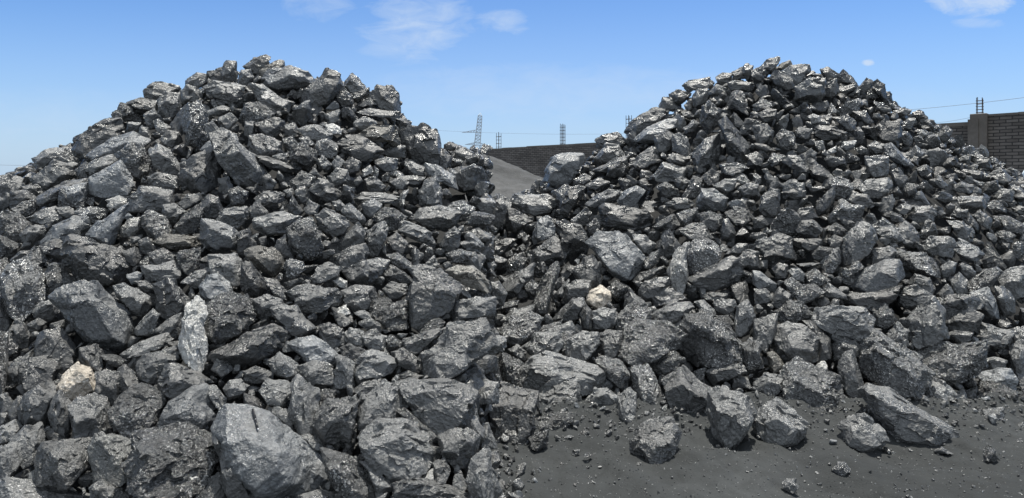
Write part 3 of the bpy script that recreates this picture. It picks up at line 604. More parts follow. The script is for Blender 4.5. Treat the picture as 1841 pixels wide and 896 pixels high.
L d 1043,779 1053,771 1060,778 1048,784|right heap: small loose dark stone on the ground, right of the glossy bar-shaped stone
L s 1048,817 1058,814 1065,819 1055,824|right heap: small loose glittering stone on the ground, lower right of the glossy bar-shaped stone
L s 1057,869 1065,864 1070,871 1062,877|right heap: small loose glittering stone on the ground, lower left of the banded upright block
L s 1012,786 1023,782 1032,785 1023,791|right heap: small loose glittering stone on the ground, below the splintered layered boulder
B m 1357,744 1377,726 1397,724 1424,738 1447,764 1443,784 1424,801 1377,803 1357,771|right heap: round smooth boulder on the open ground at the foot, a chipped edge below
B s 1407,678 1417,656 1435,648 1457,661 1502,678 1508,708 1527,721 1500,758 1467,744 1437,721 1397,704|large flat-topped glistening boulder jutting over a deep shadow, foot of the right heap
B m 1390,611 1407,591 1450,591 1473,611 1467,648 1453,655 1417,648 1394,631|right heap: glistening lump with a brassy shine above the flat-topped jutting boulder
S t 1380,635 1394,631 1407,651 1414,661 1384,665
B w 1465,661 1472,651 1482,650 1488,658 1487,668|right heap: small whitish block peeping out above the flat-topped jutting boulder
B m 1507,665 1513,640 1533,635 1543,665 1555,698 1547,711 1535,714 1520,698 1510,678|right heap: leaf-shaped upright slab left of the huge finely grained boulder
B s 1547,625 1557,603 1576,600 1610,618 1646,638 1673,669 1665,694 1650,718 1630,714 1596,694 1557,674 1547,661|huge finely grained boulder, the biggest of the right heap, in its lower right part
B m 1555,704 1573,698 1603,701 1636,728 1676,751 1713,771 1710,788 1696,801 1643,798 1610,791 1590,764 1570,744|right heap: long low dark boulder with a ragged underside, lying lowest on the ground
B m 1513,761 1527,751 1557,748 1586,771 1595,791 1570,814 1547,814 1520,798|right heap: ball-like boulder lying on the ground left of the long ragged one
B s 1497,628 1517,608 1537,615 1547,628 1543,641 1523,635 1507,648|right heap: small glittering oblong lump lying flat, below the broad domed boulder
B s 1646,635 1676,615 1716,621 1766,615 1768,658 1743,674 1710,691 1676,671|craggy bright-grained boulder right of the biggest one of the right heap
B m 1656,701 1670,679 1706,691 1726,721 1716,738 1693,744 1670,738|right heap: mid-grey oblong lump sloping down right, upper right of the ragged low boulder
B s 1754,701 1769,689 1796,689 1823,704 1836,721 1823,731 1799,734 1763,724|right heap: bright pyrite-like lump resting on a smaller stone, far right of the foot
B s 1763,748 1769,738 1803,734 1806,758 1783,768 1766,761|right heap: smaller sparkling stone under the bright lump at the far right of the foot
B p 1756,674 1786,663 1816,665 1829,684 1826,704 1799,691 1766,688|right heap: pale long slab lying flat, above the bright pyrite-like lump
B m 1816,628 1836,615 1849,618 1849,684 1823,668|right heap: mid-grey long slab standing upright, upper right of the bright pyrite-like lump
B m 1630,598 1656,575 1693,578 1700,605 1683,618 1656,628 1643,621|pale-edged boulder with a curved shell-like crack, right part of the right heap
S d 1593,601 1610,591 1630,605 1633,623 1613,618
S d 1700,601 1716,595 1749,598 1743,611 1719,618
B m 1753,605 1783,588 1823,598 1813,618 1789,630 1766,618|right heap: mid-grey oblong lump lying flat, upper right of the craggy bright boulder
L s 1768,817 1776,806 1789,808 1794,824 1786,832 1771,831|right heap: small sparkling stone alone on the ground at the far right
L s 1498,844 1507,832 1520,832 1528,847 1517,857 1503,854|right heap: small sparkling stone alone on the ground in front of the ball-like boulder
L m 1405,871 1414,861 1430,861 1435,877 1424,886 1410,881|right heap: small dull stone at the very bottom, left of the sparkling ground stone
B m 1357,688 1377,671 1404,678 1407,688 1390,714 1357,708|right heap: mid-grey oblong lump lying flat, above the chipped round boulder
S d 1472,605 1490,615 1495,638 1467,651
S m 1719,708 1733,701 1746,731 1736,738 1723,721
S m 1816,741 1833,726 1843,731 1839,744 1823,750
L w 1595,811 1597,807 1601,811 1598,816|right heap: small loose whitish stone on the ground, lower right of the ball-like boulder
L d 1678,811 1693,804 1713,816 1690,817|right heap: small loose dark stone on the ground, lower right of the ragged low boulder
S m 1828,764 1839,758 1846,768 1833,771
S m 1685,751 1703,741 1716,754 1710,763 1690,761
S m 1733,704 1756,696 1756,718 1739,718
S m 1769,648 1786,641 1808,648 1806,661 1783,661
S m 1527,601 1557,591 1560,605 1543,618
B p 1058,440 1077,420 1106,415 1123,424 1153,460 1151,480 1136,500 1123,504 1103,494 1083,477 1073,457|big pale blue-grey angular boulder, palest large one of the right heap
B d 1081,374 1090,367 1130,374 1160,381 1163,401 1146,415 1110,411 1085,404|right heap: large dark flat-topped boulder directly above the pale blue-grey one
B d 1005,407 1017,399 1043,407 1057,427 1053,450 1023,463 1010,450 1005,430|right heap: rounded dark speckled boulder left of the pale blue-grey one
B p 957,427 967,397 983,391 997,401 997,427 977,430 960,440|tall lump with a pale yellowish patch at the left of the right heap
B m 955,477 960,450 993,430 1005,434 1017,460 977,477|right heap: mid-grey oblong lump rising to the right, above the leaning bluish pillar
B m 910,404 914,377 927,377 958,394 940,417 920,419|oblong dark lump at the left end of the right heap
B m 920,371 927,351 983,351 1003,364 993,382 970,389 937,379|broad flat-faced speckled lump at the left end of the right heap
B d 1005,381 1010,357 1023,341 1043,344 1037,364 1020,386|right heap: small dark long slab rising to the right, below the craggy skyline boulder
B p 1053,367 1063,357 1090,341 1116,344 1110,361 1083,364 1063,381|right heap: small pale long slab rising to the right, above the pale blue-grey boulder
B p 1110,361 1123,344 1143,334 1160,344 1140,371 1120,374|right heap: small pale oblong lump rising to the right, above the flat-topped dark boulder
S s 1027,397 1053,374 1063,384 1060,404 1043,407
S s 1053,407 1070,394 1082,401 1080,415 1063,424
B s 962,540 977,500 990,480 1002,477 1003,494 990,534 983,567 970,568 962,560|glittering bluish pillar of rock leaning left at the left side of the right heap
B m 905,514 927,490 957,477 957,497 940,517 920,537 910,534|right heap: mid-grey long slab rising to the right, left of the leaning bluish pillar
S m 942,514 957,505 970,514 965,537 952,534
B d 1033,487 1050,467 1067,459 1078,477 1079,517 1063,530 1057,504 1037,502|tall dark blunt lump left under the pale blue-grey boulder of the right heap
B m 1015,510 1043,503 1060,504 1060,520 1037,537 1013,544|right heap: mid-grey oblong lump rising to the right, left of the tan quartz-like rock
S m 1000,527 1020,504 1023,507 1013,534
B q 1054,535 1063,524 1079,514 1095,525 1099,540 1077,553 1060,547|tan and white quartz-like rock, the only brown one in the right heap
B d 997,573 1010,557 1030,537 1050,537 1052,550 1037,573 1010,580|right heap: dark long slab rising to the right, lower left of the tan quartz-like rock
S d 1042,567 1053,549 1063,560 1063,593 1047,590
B m 1062,563 1083,554 1106,557 1110,577 1096,593 1067,593|right heap: mid-grey stubby lump, below the tan quartz-like rock
B s 1106,577 1130,547 1143,542 1169,554 1166,570 1143,587 1126,597 1110,590|round white-flecked boulder right below the tan rock of the right heap
S d 1125,530 1133,519 1160,544 1140,544 1123,557
B d 1150,524 1160,505 1200,499 1203,514 1183,524 1163,542 1151,537|right heap: small dark long slab rising to the right, right of the tan quartz-like rock
B d 1173,534 1186,519 1210,520 1230,535 1220,547 1196,550 1176,552|right heap: dark oblong lump lying flat, lower left of the white upright stone
B w 1202,487 1210,460 1230,441 1238,444 1233,467 1236,500 1223,527 1210,514|bright white upright stone, the whitest of the right heap
B s 1238,457 1246,437 1269,431 1286,440 1295,454 1286,467 1259,480 1239,494|silvery crumpled lump leaning on the bright white upright stone of the right heap
B d 1239,500 1263,487 1309,464 1326,465 1334,477 1326,504 1293,520 1259,519|long dark loaf-shaped lump right of the bright white upright stone of the right heap
B m 1168,573 1183,557 1210,547 1236,544 1244,554 1223,570 1203,583|right heap: mid-grey long slab lying flat, right of the white-flecked round boulder
S m 1135,420 1160,424 1178,440 1170,457 1153,454
S s 1153,477 1170,457 1185,450 1185,467 1170,482
B d 1185,454 1188,427 1203,415 1223,444 1206,460 1190,464|right heap: small dark stubby lump, upper left of the white upright stone
S d 1136,507 1153,490 1190,480 1191,490 1163,502
B m 1223,415 1243,404 1263,404 1281,427 1276,435 1253,430 1239,434|right heap: small mid-grey oblong lump lying flat, above the silvery crumpled lump
B s 1258,387 1276,381 1296,387 1298,411 1283,415 1263,404|right heap: small glittering oblong lump sloping down right, below the pale veined block
S s 1218,384 1243,376 1253,374 1243,401 1230,406 1220,394
B p 1253,364 1263,341 1283,341 1306,357 1304,377 1276,380 1256,377|pale veined block in the middle of the right heap
S m 1198,367 1213,357 1236,357 1248,367 1239,376 1210,377
B s 1304,384 1323,374 1343,376 1354,394 1333,412 1316,401|whitish glittering flat lump right of the pale veined block of the right heap
S d 1295,420 1301,396 1309,394 1323,420 1319,435 1298,432
S s 1175,407 1193,394 1210,387 1220,404 1206,417 1183,415
S d 1306,457 1326,439 1343,440 1346,457 1323,464
B m 1323,467 1343,450 1363,454 1366,480 1349,484|right heap: small mid-grey blocky lump, lower left of the flat bright-topped lump
S m 1266,534 1276,525 1306,529 1303,540 1276,542
S m 1284,547 1296,537 1319,539 1324,554 1309,567 1289,560
B m 1319,590 1326,554 1343,540 1358,563 1353,583 1336,600 1323,600|right heap: mid-grey long slab standing upright, upper right of the glistening domed boulder
S m 1249,544 1266,540 1283,557 1288,570 1263,560
S s 1289,570 1309,567 1319,583 1306,593 1293,580
B s 900,593 920,570 950,563 973,573 972,590 944,617 917,617|lump with a bright top and black underside, far left low in the right heap
S m 900,577 920,557 957,547 958,563 927,570 904,580
S s 958,607 977,587 1007,578 1007,587 977,607 960,612
B m 944,623 977,600 1023,580 1030,597 1010,627 977,640|right heap: mid-grey long slab rising to the right, right of the black-bellied bright-topped lump
B d 877,440 910,430 927,432 920,447 897,457 877,457|right heap: small dark long slab lying flat, upper left of the leaning bluish pillar
B m 874,364 897,351 920,364 914,394 890,420 874,424|blurred rounded grey lump at the very left end of the right heap
S d 874,470 890,459 910,467 907,484 877,484
S s 912,470 927,457 947,464 944,480 917,490
B m 877,510 897,507 910,527 904,550 877,544|right heap: small mid-grey blocky lump, upper left of the black-bellied bright-topped lump
S s 877,560 904,544 930,540 932,547 897,560
B p 1533,507 1543,490 1590,469 1613,470 1623,497 1613,510 1576,530 1547,527 1533,517|right heap: big loaf of rock with a bluish-white glossy face and layered side
B d 1518,544 1523,524 1563,530 1616,514 1613,534 1573,557 1537,554|right heap: dark long slab lying flat, below the bluish-white-faced loaf
B m 1628,577 1656,550 1676,537 1696,560 1700,603 1676,620 1646,630 1633,607|broad smooth pale boulder with curved cracks, right part of the right heap
B m 1676,540 1710,532 1749,530 1763,557 1733,560 1703,577 1693,557|right heap: mid-grey long slab lying flat, upper right of the curved-crack pale boulder
B d 1695,577 1710,560 1743,554 1764,567 1756,590 1726,603 1703,597|dark rough lump sheltered in front of the smooth cracked boulder of the right heap
B m 1458,577 1470,557 1497,552 1550,555 1570,577 1567,600 1547,620 1497,613 1477,597|broad domed boulder in the lower centre of the right heap
B m 1389,613 1400,590 1417,582 1443,587 1473,610 1472,630 1450,643 1414,643 1394,627|right heap: mid-grey oblong lump lying flat, above the jutting flat-topped boulder
B s 1397,560 1417,542 1440,544 1460,567 1440,577 1420,583 1400,577|right heap: glittering oblong lump lying flat, left of the broad domed boulder
B m 1357,577 1397,565 1394,603 1380,627 1357,610|right heap: mid-grey oblong lump standing upright, right of the glistening domed boulder
B m 1548,620 1570,600 1590,610 1596,637 1557,643|right heap: mid-grey blocky lump, upper left of the finely grained huge boulder
B m 1595,600 1613,581 1630,597 1633,623 1610,617|right heap: small mid-grey oblong lump sloping down right, left of the shell-cracked boulder
B s 1570,557 1590,547 1603,557 1615,577 1590,590 1573,583|right heap: small glittering stubby lump, below the bluish-white-faced loaf
B m 1606,530 1623,519 1646,515 1678,534 1656,550 1630,557 1613,547|right heap: faceted lump with a bright edge right of the bluish-white-faced loaf
B d 1633,510 1646,494 1670,500 1680,517 1676,530 1656,520|right heap: small dark long slab sloping down right, below the rough knotted lump
B s 1616,460 1636,454 1663,457 1690,484 1690,500 1656,490 1623,477|rough knotted lump right above the faceted one, right part of the right heap
B m 1510,450 1517,430 1543,402 1563,407 1576,429 1563,450 1540,467 1513,475|broad flat slab leaning right in the middle of the right heap, beside the splintery one
B s 1567,411 1590,397 1616,411 1630,430 1616,437 1590,424|splintery flaked stone with long parallel slivers, middle right of the right heap
B m 1555,467 1563,450 1596,443 1611,450 1603,465 1563,474|right heap: small mid-grey long slab lying flat, above the bluish-white-faced loaf
S d 1613,407 1630,399 1651,420 1650,437 1636,437
B m 1359,440 1364,430 1400,422 1420,430 1428,454 1430,464 1390,474 1370,460|right heap: broad lump with a flat bright top, left above the domed boulder
B m 1367,377 1370,351 1384,341 1400,344 1402,384 1394,391 1374,387|tall smooth block in the upper middle of the right heap
S m 1354,394 1370,389 1382,404 1370,412 1354,411
S m 1407,347 1424,337 1447,344 1447,354 1424,361
S d 1425,391 1437,377 1460,372 1468,391 1447,394 1430,404
B d 1430,411 1443,397 1460,395 1477,411 1470,422 1447,427|right heap: small dark oblong lump lying flat, upper right of the flat bright-topped lump
S m 1467,374 1480,351 1500,337 1500,354 1487,381 1472,387
S m 1517,357 1533,346 1557,351 1570,367 1563,374 1537,364
S m 1580,377 1590,357 1603,351 1609,364 1603,379 1586,384
S s 1586,387 1600,380 1620,387 1623,399 1603,402
B m 1626,391 1643,372 1673,372 1683,381 1676,397 1643,399|right heap: small mid-grey long slab lying flat, upper right of the splintery flaked stone
S m 1610,374 1626,367 1643,371 1626,387 1611,384
S s 1502,387 1513,384 1538,401 1517,407
S s 1483,411 1503,401 1523,414 1517,424 1490,422
S d 1428,430 1457,430 1477,430 1475,444 1447,454 1432,444
S s 1460,454 1473,444 1493,447 1490,460 1473,470 1462,464
B s 1475,474 1490,454 1508,448 1510,470 1500,487 1480,484|right heap: small glittering oblong lump rising to the right, left of the bluish-white-faced loaf
S d 1487,430 1500,423 1515,429 1510,444 1490,440
S d 1390,484 1400,474 1415,477 1417,497 1397,500
S m 1417,487 1433,480 1447,494 1445,507 1424,500
S s 1448,494 1467,484 1493,507 1470,517 1452,507
S s 1410,507 1424,500 1443,514 1430,525 1417,520
B s 1424,530 1440,514 1463,512 1478,527 1460,540 1440,544|right heap: small glittering oblong lump lying flat, upper left of the broad domed boulder
S m 1480,520 1490,510 1520,530 1522,540 1500,537 1483,534
S s 1512,500 1533,474 1543,470 1553,480 1530,494
B p 1354,487 1367,490 1394,510 1390,524 1364,520 1354,510|right heap: small pale oblong lump sloping down right, lower left of the flat bright-topped lump
S m 1357,520 1377,520 1392,535 1377,545 1357,547
S d 1384,544 1400,517 1420,530 1417,547 1397,554
B m 1658,440 1676,427 1710,427 1716,440 1710,464 1683,457 1660,450|right heap: mid-grey oblong lump lying flat, upper right of the rough knotted lump
B p 1713,447 1726,432 1756,444 1769,457 1756,470 1723,459|pale bluish-white oblong lump with a flat shining top, right slope of the right heap
S p 1690,480 1706,470 1719,475 1716,490 1703,504 1690,497
S m 1710,504 1723,490 1738,504 1738,527 1723,532 1711,520
S m 1685,530 1703,510 1713,524 1713,537 1690,537
B s 1738,507 1763,490 1789,482 1799,490 1786,510 1753,520 1739,524|right heap: glittering long slab rising to the right, lower right of the bluish-white oblong lump
B p 1743,527 1776,520 1789,540 1796,573 1773,570 1756,550|right heap: pale oblong lump sloping down right, below the bluish-white oblong lump
B m 1796,500 1816,484 1843,484 1849,530 1823,537 1799,514|rounded rough boulder at the right edge of the right heap
B m 1789,517 1806,517 1826,537 1823,563 1806,570 1793,550|right heap: mid-grey oblong lump standing upright, below the rough boulder at the edge
B m 1753,590 1769,582 1799,595 1816,593 1813,620 1786,628 1759,610|right heap: mid-grey oblong lump lying flat, below the rough boulder at the edge
B m 1816,593 1836,588 1849,590 1849,617 1823,623|right heap: small mid-grey blocky lump, below the rough boulder at the edge
S s 1793,420 1806,413 1826,424 1819,437 1799,434
S s 1796,391 1813,389 1843,407 1843,420 1816,417
B m 1711,364 1729,354 1766,354 1773,371 1743,379 1716,374|right heap: small mid-grey long slab lying flat, above the bluish-white oblong lump
S m 1710,387 1719,377 1739,377 1739,392 1716,392
S d 1739,397 1743,384 1759,404 1759,415
S m 1749,387 1763,379 1783,394 1779,414 1763,404
B m 1703,397 1733,399 1751,414 1746,434 1726,430 1713,411|right heap: small mid-grey long slab sloping down right, above the bluish-white oblong lump
S m 1786,354 1799,344 1819,344 1823,361 1799,364
B m 1497,620 1510,608 1530,613 1547,637 1497,643|right heap: small mid-grey oblong lump lying flat, below the broad domed boulder
S d 1443,577 1457,577 1490,607 1493,630 1473,617
B p 977,326 983,303 992,286 1010,276 1050,278 1050,290 1033,309 1027,329 1003,336|right heap: big pale craggy boulder on the left skyline, standing out against the brick wall
B m 1072,253 1083,243 1110,239 1128,256 1123,266 1090,266 1077,268|rounded lump on the left skyline of the right heap, over the brick wall
B m 1068,286 1090,260 1110,263 1121,276 1106,290 1083,296|right heap: small mid-grey oblong lump rising to the right, left of the rough-faced boulder
B m 1126,236 1140,215 1173,196 1200,200 1196,213 1166,230 1143,245|big overhanging slab on the left skyline of the right heap with a shadowed underside
B p 1141,250 1163,230 1196,215 1216,216 1216,230 1190,236 1176,253 1156,256|broad smooth pale slab just under the overhanging skyline slab of the right heap
S m 1185,190 1193,175 1210,176 1223,190 1223,195 1203,195 1190,198
S m 1205,170 1220,161 1243,170 1230,183 1220,188 1206,176
B m 1228,153 1239,145 1273,141 1281,148 1279,160 1253,158 1239,168|double-humped block on the left skyline of the right heap
S m 1246,173 1256,160 1273,161 1269,183 1253,196 1244,186
S m 1286,140 1299,132 1316,132 1313,147 1299,153
S m 1316,130 1336,122 1343,140 1319,145
B m 1334,125 1341,115 1354,118 1356,137 1343,143|knob standing on the left shoulder of the right heap's summit
S m 1273,168 1289,152 1306,160 1299,170 1276,173
S m 1309,150 1323,145 1353,150 1349,163 1316,165
B s 1259,223 1263,196 1274,183 1293,200 1293,220 1273,240|tall speckled stone on end in the upper left slope of the right heap
B m 1304,253 1293,223 1306,213 1329,240 1346,263 1343,290 1323,290 1306,273|right heap: mid-grey long slab sloping down right, upper right of the dark domed block
B d 1244,276 1266,253 1289,245 1294,290 1273,301 1249,296|dark domed block with a smooth top in the upper left slope of the right heap
B m 1178,246 1196,236 1210,243 1210,266 1196,280 1180,276|right heap: small mid-grey oblong lump standing upright, upper right of the rough-faced boulder
B m 1210,246 1223,240 1236,250 1243,280 1226,280 1210,270|right heap: small mid-grey oblong lump standing upright, left of the dark domed block
S d 1201,281 1213,275 1239,286 1233,300 1213,295
B m 1130,296 1160,270 1176,266 1188,290 1170,303 1143,304|broad rough-faced boulder under the smooth pale slab in the right heap
S m 1067,306 1106,286 1130,281 1123,300 1090,313
S d 1093,300 1116,290 1125,303 1123,319 1103,321 1091,316
S s 1033,323 1050,313 1063,319 1050,334
B m 995,346 1023,328 1050,339 1043,356 1020,373 1007,376 1000,359|right heap: mid-grey oblong lump rising to the right, below the craggy skyline boulder
S d 1053,333 1077,319 1093,329 1077,341 1058,341
B d 1263,319 1279,304 1294,316 1286,336 1269,338|ball-like dark stone in the upper middle of the right heap
B m 1170,323 1193,293 1230,303 1230,319 1203,328|right heap: mid-grey long slab lying flat, lower right of the rough-faced boulder
S m 1283,336 1303,323 1324,323 1319,339 1306,349
S s 1226,353 1246,319 1261,323 1259,343 1243,356
S s 1181,336 1196,328 1220,339 1220,353 1196,359
S m 1213,326 1223,318 1239,326 1230,343 1220,339
S m 1329,339 1343,329 1363,333 1363,353 1339,356
S m 1323,323 1336,313 1348,326 1336,334
S s 1294,296 1323,293 1343,303 1319,318 1299,313
S m 1230,190 1239,180 1246,196 1236,201
S m 1226,206 1239,200 1249,211 1239,216
S s 1230,230 1246,216 1258,223 1246,240 1233,241
B m 1364,123 1380,108 1399,103 1402,108 1394,122 1380,129|blade of rock tilted up at the very top of the right heap
S t 1390,125 1407,113 1420,108 1423,117 1407,125
B p 1407,130 1424,118 1453,118 1457,130 1443,140 1433,157 1420,143|broad lump with a pale grey face, summit of the right heap
S m 1385,143 1397,127 1424,143 1430,161 1400,157
S m 1350,130 1364,123 1375,128 1374,143 1357,150
B m 1430,180 1433,157 1457,140 1483,143 1482,166 1473,183 1450,185|lump with a bright glint below a dark hollow, high in the right heap
S m 1475,125 1487,120 1507,133 1503,143 1480,140
S m 1480,173 1487,150 1503,143 1508,166 1500,173
B m 1507,137 1517,126 1533,140 1542,153 1510,153|peaked stone on the right of the right heap's summit
S m 1507,160 1540,150 1540,157 1520,171 1507,170
S m 1517,175 1537,160 1547,161 1543,171
S m 1545,155 1557,141 1568,147 1568,158 1557,168
B d 1568,150 1576,143 1590,153 1596,180 1590,186 1576,163|tall stone with an arched back on the right shoulder of the right heap
S s 1557,170 1567,158 1581,170 1580,176 1563,177
S m 1596,180 1610,191 1606,195 1596,190
S m 1606,200 1626,194 1640,198 1633,206 1613,210
S d 1640,203 1653,200 1667,210 1666,220 1650,220
B w 1453,210 1463,205 1475,210 1475,219 1460,221|small almost white chip high in the right heap
S s 1354,190 1370,179 1389,186 1384,196 1357,203
S d 1362,206 1377,196 1395,198 1394,213 1377,220 1367,216
B d 1460,241 1473,226 1500,228 1520,240 1507,255 1483,253|rounded dark-bellied boulder high in the right heap
S m 1500,213 1523,206 1538,220 1537,233 1523,236
B d 1573,230 1590,218 1616,221 1621,240 1613,260 1590,258 1576,243|dark craggy round-topped block in the right slope of the right heap
S m 1620,240 1630,236 1641,250 1636,263 1623,260
B w 1651,240 1658,234 1666,241 1658,248|small white stone on the right slope of the right heap
B p 1590,270 1603,257 1623,280 1643,296 1636,303 1610,290 1593,281|long pale streaked lump on the right slope of the right heap
B p 1636,273 1646,261 1663,275 1653,286|flat pale blue chip right of the long streaked lump of the right heap
S m 1560,263 1573,255 1590,260 1586,275 1567,276
S s 1430,236 1437,229 1460,233 1453,250 1437,251
B m 1357,226 1377,223 1390,236 1387,256 1370,260 1357,246|right heap: small mid-grey stubby lump, right of the tall speckled stone
S s 1395,246 1407,233 1428,241 1428,260 1414,271 1400,263
S d 1357,258 1374,260 1394,271 1377,275 1357,266
S s 1382,290 1389,276 1412,281 1404,296 1387,300
B d 1407,291 1419,280 1440,283 1458,306 1447,311 1424,303|wide smooth dark lump in the upper middle of the right heap
S d 1442,283 1457,267 1468,276 1460,290 1447,290
S s 1463,256 1480,253 1483,268 1470,271
S p 1510,263 1517,255 1540,253 1533,266 1520,271
S w 1488,271 1503,263 1503,273 1492,278
S d 1483,286 1490,280 1517,286 1520,298 1490,300
B m 1557,296 1557,283 1583,280 1595,283 1595,316 1573,319 1563,313|dark standing block in the right slope of the right heap under the streaked pale one
B m 1407,333 1424,324 1443,329 1447,346 1430,358 1410,356|right heap: small mid-grey stubby lump, upper right of the tall smooth block
B s 1488,326 1503,319 1530,326 1530,339 1510,356 1500,353|right heap: small glittering stubby lump, left of the broad flat-topped boulder
B m 1543,336 1563,323 1600,321 1603,336 1586,353 1557,349|broad flat-topped boulder, upper right part of the right heap
S m 1603,309 1616,303 1633,323 1623,339 1606,329
S s 1623,343 1633,329 1651,334 1650,349 1630,354
S m 1374,319 1380,308 1394,323 1389,331
S m 1670,326 1686,316 1703,333 1700,341 1676,336
S d 1681,303 1693,290 1719,281 1721,293 1700,306
S m 1723,286 1733,279 1744,283 1743,295 1726,294
S d 1751,290 1756,280 1779,286 1779,300 1759,301
S m 1711,336 1726,326 1751,336 1746,346 1719,344
S m 1786,349 1803,339 1823,346 1819,363 1796,361
S m 1749,323 1769,329 1766,336 1753,334
S m 1680,246 1700,226 1713,236 1703,253 1690,255
S s 1570,183 1590,186 1586,200 1575,200
S m 1537,203 1557,200 1570,220 1563,226 1543,216
S m 1573,190 1596,190 1603,200 1586,205
S m 1646,303 1666,296 1676,309 1656,319
S m 1739,306 1766,308 1769,319 1749,323
S m 1773,316 1799,303 1823,323 1803,333
'''
print('building rocks')
occ = np.zeros((448, 921), bool)
def mark(pts, g=.92):
    P = np.array(pts); c = P.mean(0); P = (c + (P - c) * g) / 2
    x0, y0 = np.maximum(np.floor(P.min(0)).astype(int), 0); x1, y1 = np.ceil(P.max(0)).astype(int)
    x1 = min(x1, 920); y1 = min(y1, 447)
    if x1 <= x0 or y1 <= y0: return
    gx, gy = np.meshgrid(np.arange(x0, x1+1), np.arange(y0, y1+1)); ins = np.zeros(gx.shape, bool); j = len(P) - 1
    for i in range(len(P)):
        a, b = P[i], P[j]; cnd = ((a[1] > gy) != (b[1] > gy)) & (gx < (b[0]-a[0]) * (gy-a[1]) / (b[1]-a[1] + 1e-9) + a[0]); ins ^= cnd; j = i
    occ[y0:y1+1, x0:x1+1] |= ins
sV, sT, sR, sM, nv = [], [], [], [], 0       # the small lumps past the first three hundred
def push(V, T, rvv, tone):
    global nv
    sV.append(V); sT.append(T + nv); sR.append(np.full(len(V), rvv)); sM.append(np.full(len(T), KEYS.index(tone))); nv += len(V)
pen_rock = None
LOOSE = 'loose stones on the ground in front of the right heap'
for i, ln in enumerate(ROCKS.strip().split('\n')):
    body, _, lab = ln.partition('|'); flag, tone, *ps = body.split()
    pts = [tuple(float(c) for c in p.split(',')) for p in ps]
    a = np.array(pts); area = abs(np.sum(a[:, 0] * np.roll(a[:, 1], -1) - a[:, 1] * np.roll(a[:, 0], -1))) / 2
    rs = np.random.default_rng(1000 + i); mark(pts)
    if a[:, 0].mean() < 877: pts = [(u_ + (rs.uniform(-16, 10) if u_ > 876 else 0), v_) for u_, v_ in pts]
    style = {'q': 'm', 'l': 'm'}.get(tone, tone)
    lvl = 6 if area > 4500 else 5 if area > 900 or (flag != 'S' and area > 500) else 4
    V, T, c, th = poly_rock(pts, style, lvl, rs, area); rvv = rs.uniform(0, 1)
    if 'carries the black pen' in lab:               # the flat cleavage face the pen lies on
        W_ = V + np.array(c); u_ = CX + W_[:, 0] / W_[:, 1] * F; v_ = HY - (W_[:, 2] - EYE) / W_[:, 1] * F
        t_ = np.clip(((u_ - 454) * 10 + (v_ - 738) * 39) / (100 + 1521), 0, 1); dd = np.hypot(u_ - 454 - 10 * t_, v_ - 738 - 39 * t_)
        near = (dd < 34) & (W_[:, 1] < W_[:, 1].mean()); A_ = np.c_[W_[near][:, :2], np.ones(near.sum())]; sol = np.linalg.lstsq(A_, W_[near][:, 2], rcond=None)[0]
        k_ = np.clip((34 - dd) / 14, 0, 1) * near * .92; V[:, 2] += k_ * (W_[:, :2] @ sol[:2] + sol[2] - W_[:, 2])
    if flag == 'S': push(V + np.array(c), T, rvv, tone); continue
    me = np_mesh('ore_rock', V, T, np.full(len(V), rvv))
    if flag == 'L': o = add('loose_stone', me, ORE[tone], loc=c); tag(o, lab, 'stone', LOOSE)
    else:
        o = add('quartz_rock' if tone == 'q' else 'ore_rock', me, ORE[tone], loc=c)
        tag(o, lab, 'rock', 'lumps of ore in the left heap' if a[:, 0].mean() < 877 else 'lumps of ore in the right heap')
    if 'carries the black pen' in lab: pen_rock = (V + np.array(c), T)
# shapes for the countless small lumps
LIB = []
for i in range(36):
    rs = np.random.default_rng(i); m = rs.integers(7, 12)
    P = rs.normal(size=(m, 3)); P /= np.linalg.norm(P, axis=1)[:, None]; P *= np.array((1, rs.uniform(.6, .95), rs.uniform(.5, .85)))
    st = rs.choice(['d', 'm', 's', 'm'])
    LIB.append({l: rock_verts(P, l, st, np.random.default_rng(i + 50), 3)[0] for l in (3, 4)})
def rand_rot(g):
    q = g.normal(size=4); q /= np.linalg.norm(q); w, x, y, z = q
    return np.array([[1-2*(y*y+z*z), 2*(x*y-z*w), 2*(x*z+y*w)], [2*(x*y+z*w), 1-2*(x*x+z*z), 2*(y*z-x*w)], [2*(x*z-y*w), 2*(y*z+x*w), 1-2*(x*x+y*y)]])
g = np.random.default_rng(5)
def small(c, r, lvl, tone=None):
    V = LIB[g.integers(len(LIB))][lvl] * r * (np.array((1, 1, 1)) + g.uniform(-.2, .25, 3)) @ rand_rot(g) + np.array(c)
    push(V, ICO[lvl][1], g.uniform(), tone or g.choice(['d', 'd', 'm', 'm', 'm', 's', 's', 'p'], p=[.16,.16,.16,.16,.1,.1,.1,.06]))
us = [p[0] for p in SKY_L if p[0] < 877] + [877.5] + [p[0] for p in SKY_R if p[0] > 880]
vs2 = [p[1] for p in SKY_L if p[0] < 877] + [392] + [p[1] for p in SKY_R if p[0] > 880]
FOOT = ([-50, 876, 877, 960, 1130, 1400, 1560, 1700, 1841], [1200, 1200, 770, 745, 765, 750, 770, 760, 745])
cnt = 0
